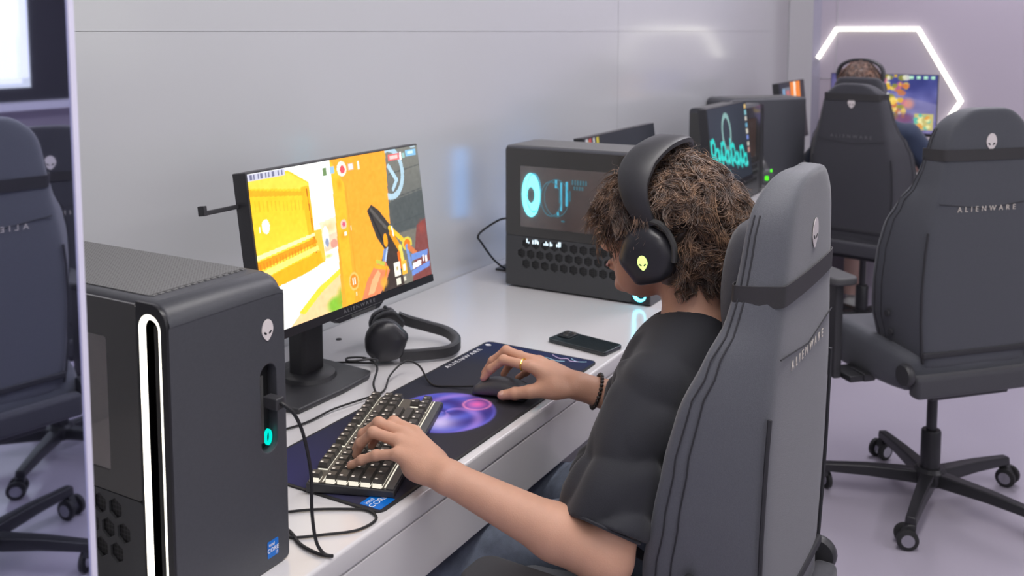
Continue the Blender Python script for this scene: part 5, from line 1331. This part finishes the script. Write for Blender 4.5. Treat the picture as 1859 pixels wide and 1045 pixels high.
# ---------------------------------------------------------------- far player, desk and screen under the light hexagon
g2x, g2y, g2r = 4.98, -0.03, math.radians(-97)
d2 = thing('far_desk', 'white desk against the far violet wall under the hexagon', 'desk')
MB().box(5.36, HX - 0.003, -1.6, 0.16, .715, .75).build('desktop', M['desk'], d2, bevel=.005)
for y in (-1.55, .10): MB().box(5.42, HX - 0.02, y, y + .03, 0, .714).build('support_panel', M['desk'], d2, bevel=.002)
monitor('monitor showing a colourful game behind the far player\'s head', 5.70, 0.013, 1.243, math.radians(3), colour_game(), 1.0, width=.56, height=.335, rz=math.radians(-90), lettering=False)
mon2 = [o for o in bpy.data.objects if o.get('label', '').startswith('monitor showing a colourful')][0]
mon2.location = (5.62, 0.005, .775)
p2 = thing('person', 'far person in a navy T-shirt with headphones seen from behind, below the hexagon', 'person', (g2x, g2y, 0), g2r)
K = Field((-.42, -.25, .52), (.48, .55, 1.36), .005)
H2 = np.array((-.045, .02, 1.225))
head_shape(K, H2)
K.cap((-.04, -.02, 1.16), (.02, -.05, 1.06), .052, .060, .02).ell((.02, -.03, .90), (.15, .09, .17), .03).ell((.02, -.01, .70), (.13, .10, .12), .03).cap((-.15, -.04, 1.0), (.19, -.04, 1.0), .045, .045, .03)
for sx, el, wr in ((1, (.36, .05, .80), (.16, .36, .80)), (-1, (-.30, .08, .80), (-.14, .36, .80))):
    sh = (.02 + sx * .18, -.04, 1.0)
    K.cap(sh, el, .048, .040, .02).cap(el, wr, .041, .027, .015)
    w_ = np.array(wr)
    for q in range(4):
        a = w_ + np.array((sx * (.03 - .02 * q), .085, .012)); K.cap(w_, a, .018, .011, .01)
        finger(K, [a, a + np.array((0, .035, -.002)), a + np.array((0, .055, -.018))], .0105, .008)
    finger(K, [w_ + np.array((-sx * .02, .02, 0)), w_ + np.array((-sx * .045, .06, -.008)), w_ + np.array((-sx * .05, .085, -.012))], .013, .0095)
b2 = link_mesh('body', K.mesh('body', 2), M['skin_pale'], p2)
T2 = Field((-.42, -.25, .52), (.48, .28, 1.12), .006)
T2.ell((.02, -.03, .92), (.175, .115, .18), .03).ell((.02, -.01, .70), (.16, .125, .15), .04).cap((.02, -.05, 1.05), (-.15, -.04, 1.0), .056, .058, .03).cap((.02, -.05, 1.05), (.19, -.04, 1.0), .056, .058, .03)
T2.cap((.20, -.04, 1.0), (.36, .05, .80), .060, .062, .03).cap((-.16, -.04, 1.0), (-.30, .08, .80), .060, .062, .03)
T2.plane_cut((.335, .035, .828), (.16, .09, -.20), (.26, -.1, .70), (.48, .2, .90)); T2.plane_cut((-.28, .064, .828), (-.14, .12, -.20), (-.42, -.1, .70), (-.21, .2, .90))
T2.ripple(lambda X, Y, Z: (.004 * np.sin(X * 60 + Z * 40 + 2 * np.sin(Y * 30))).astype(np.float32))
T2.cap((.02, -.04, 1.06), (-.04, 0, 1.18), .062, .064, .004, cut=True)
link_mesh('t_shirt', T2.mesh('t_shirt', 1, True), M['tee_navy'], p2)
L2 = Field((-.30, -.2, .06), (.34, .55, .72), .007)
for sx in (-1, 1):
    L2.cap((.02 + sx * .085, -.02, .63), (.02 + sx * .15, .38, .56), .078, .062, .03).cap((.02 + sx * .15, .38, .56), (.02 + sx * .16, .34, .42), .062, .058, .02)
link_mesh('shorts', L2.mesh('shorts', 1), M['tee_navy'], p2)
for sx in (-1, 1):
    MB().tube([(.02 + sx * .15, .37, .50), (.02 + sx * .16, .34, .40), (.02 + sx * .165, .31, .26), (.02 + sx * .165, .29, .10)], [.05, .048, .046, .034], 14).build('leg', M['skin_pale'], p2)
    x = .02 + sx * .165
    rg = [[(x - wd, y, .004), (x + wd, y, .004), (x + wd, y, h * .5), (x + wd * .6, y, h), (x - wd * .6, y, h), (x - wd, y, h * .5)] for y, wd, h in ((.23, .03, .07), (.26, .04, .10), (.32, .044, .09), (.42, .046, .06), (.49, .03, .04))]
    MB().loft(rg).build('shoe', M['shoe'], p2, sub=1)
HS2 = H2 + np.array((0, -.016, .032))
Q = Field(HS2 - np.array((.12, .14, .15)), HS2 + np.array((.12, .14, .13)), .005)
Q.ell(HS2, (.084, .106, .095), .01).ell(HS2 + np.array((0, -.045, -.06)), (.070, .058, .065), .03).ell(HS2 + np.array((0, .105, -.075)), (.066, .075, .085), .01, cut=True)
HM2 = hair_material('hair_chestnut', (.05, .025, .018), (.16, .08, .055), (.30, .16, .10))
hq = link_mesh('hair', Q.mesh('hair', 1), HM2, p2)
link_mesh('strands', hair_mesh('strands', HS2, 1500, 1, 9, (.03, .05), (.0005, .002), (.3, .8), 1.3, lambda v: not (v[1] > .3 and v[2] < .1) and v[2] > -.7, .0022, (.083, .105, .094), 8), HM2, hq)
h3 = thing('headset', 'black headphones worn by the far person below the hexagon', 'headset', (g2x, g2y, 0), g2r)
for s in (-1, 1):
    Mc3 = Matrix.Translation((H2[0] + s * .095, H2[1] - .01, H2[2] - .01)) @ (Matrix(((0, 0, -1, 0), (-1, 0, 0, 0), (0, 1, 0, 0), (0, 0, 0, 1))) if s < 0 else Matrix(((0, 0, 1, 0), (1, 0, 0, 0), (0, 1, 0, 0), (0, 0, 0, 1))))
    ear_cup(h3, Mc3, M['case'], M['black_plastic'], None, .85)
band_mesh([(H2[0] + x, H2[1] - .012, H2[2] + z) for x, z in ((-.106, .03), (-.110, .07), (-.092, .108), (-.05, .130), (0, .136), (.05, .130), (.092, .108), (.110, .07), (.106, .03))], .035, .014, 5, (0, 1, 0)).build('headband', M['black_plastic'], h3)
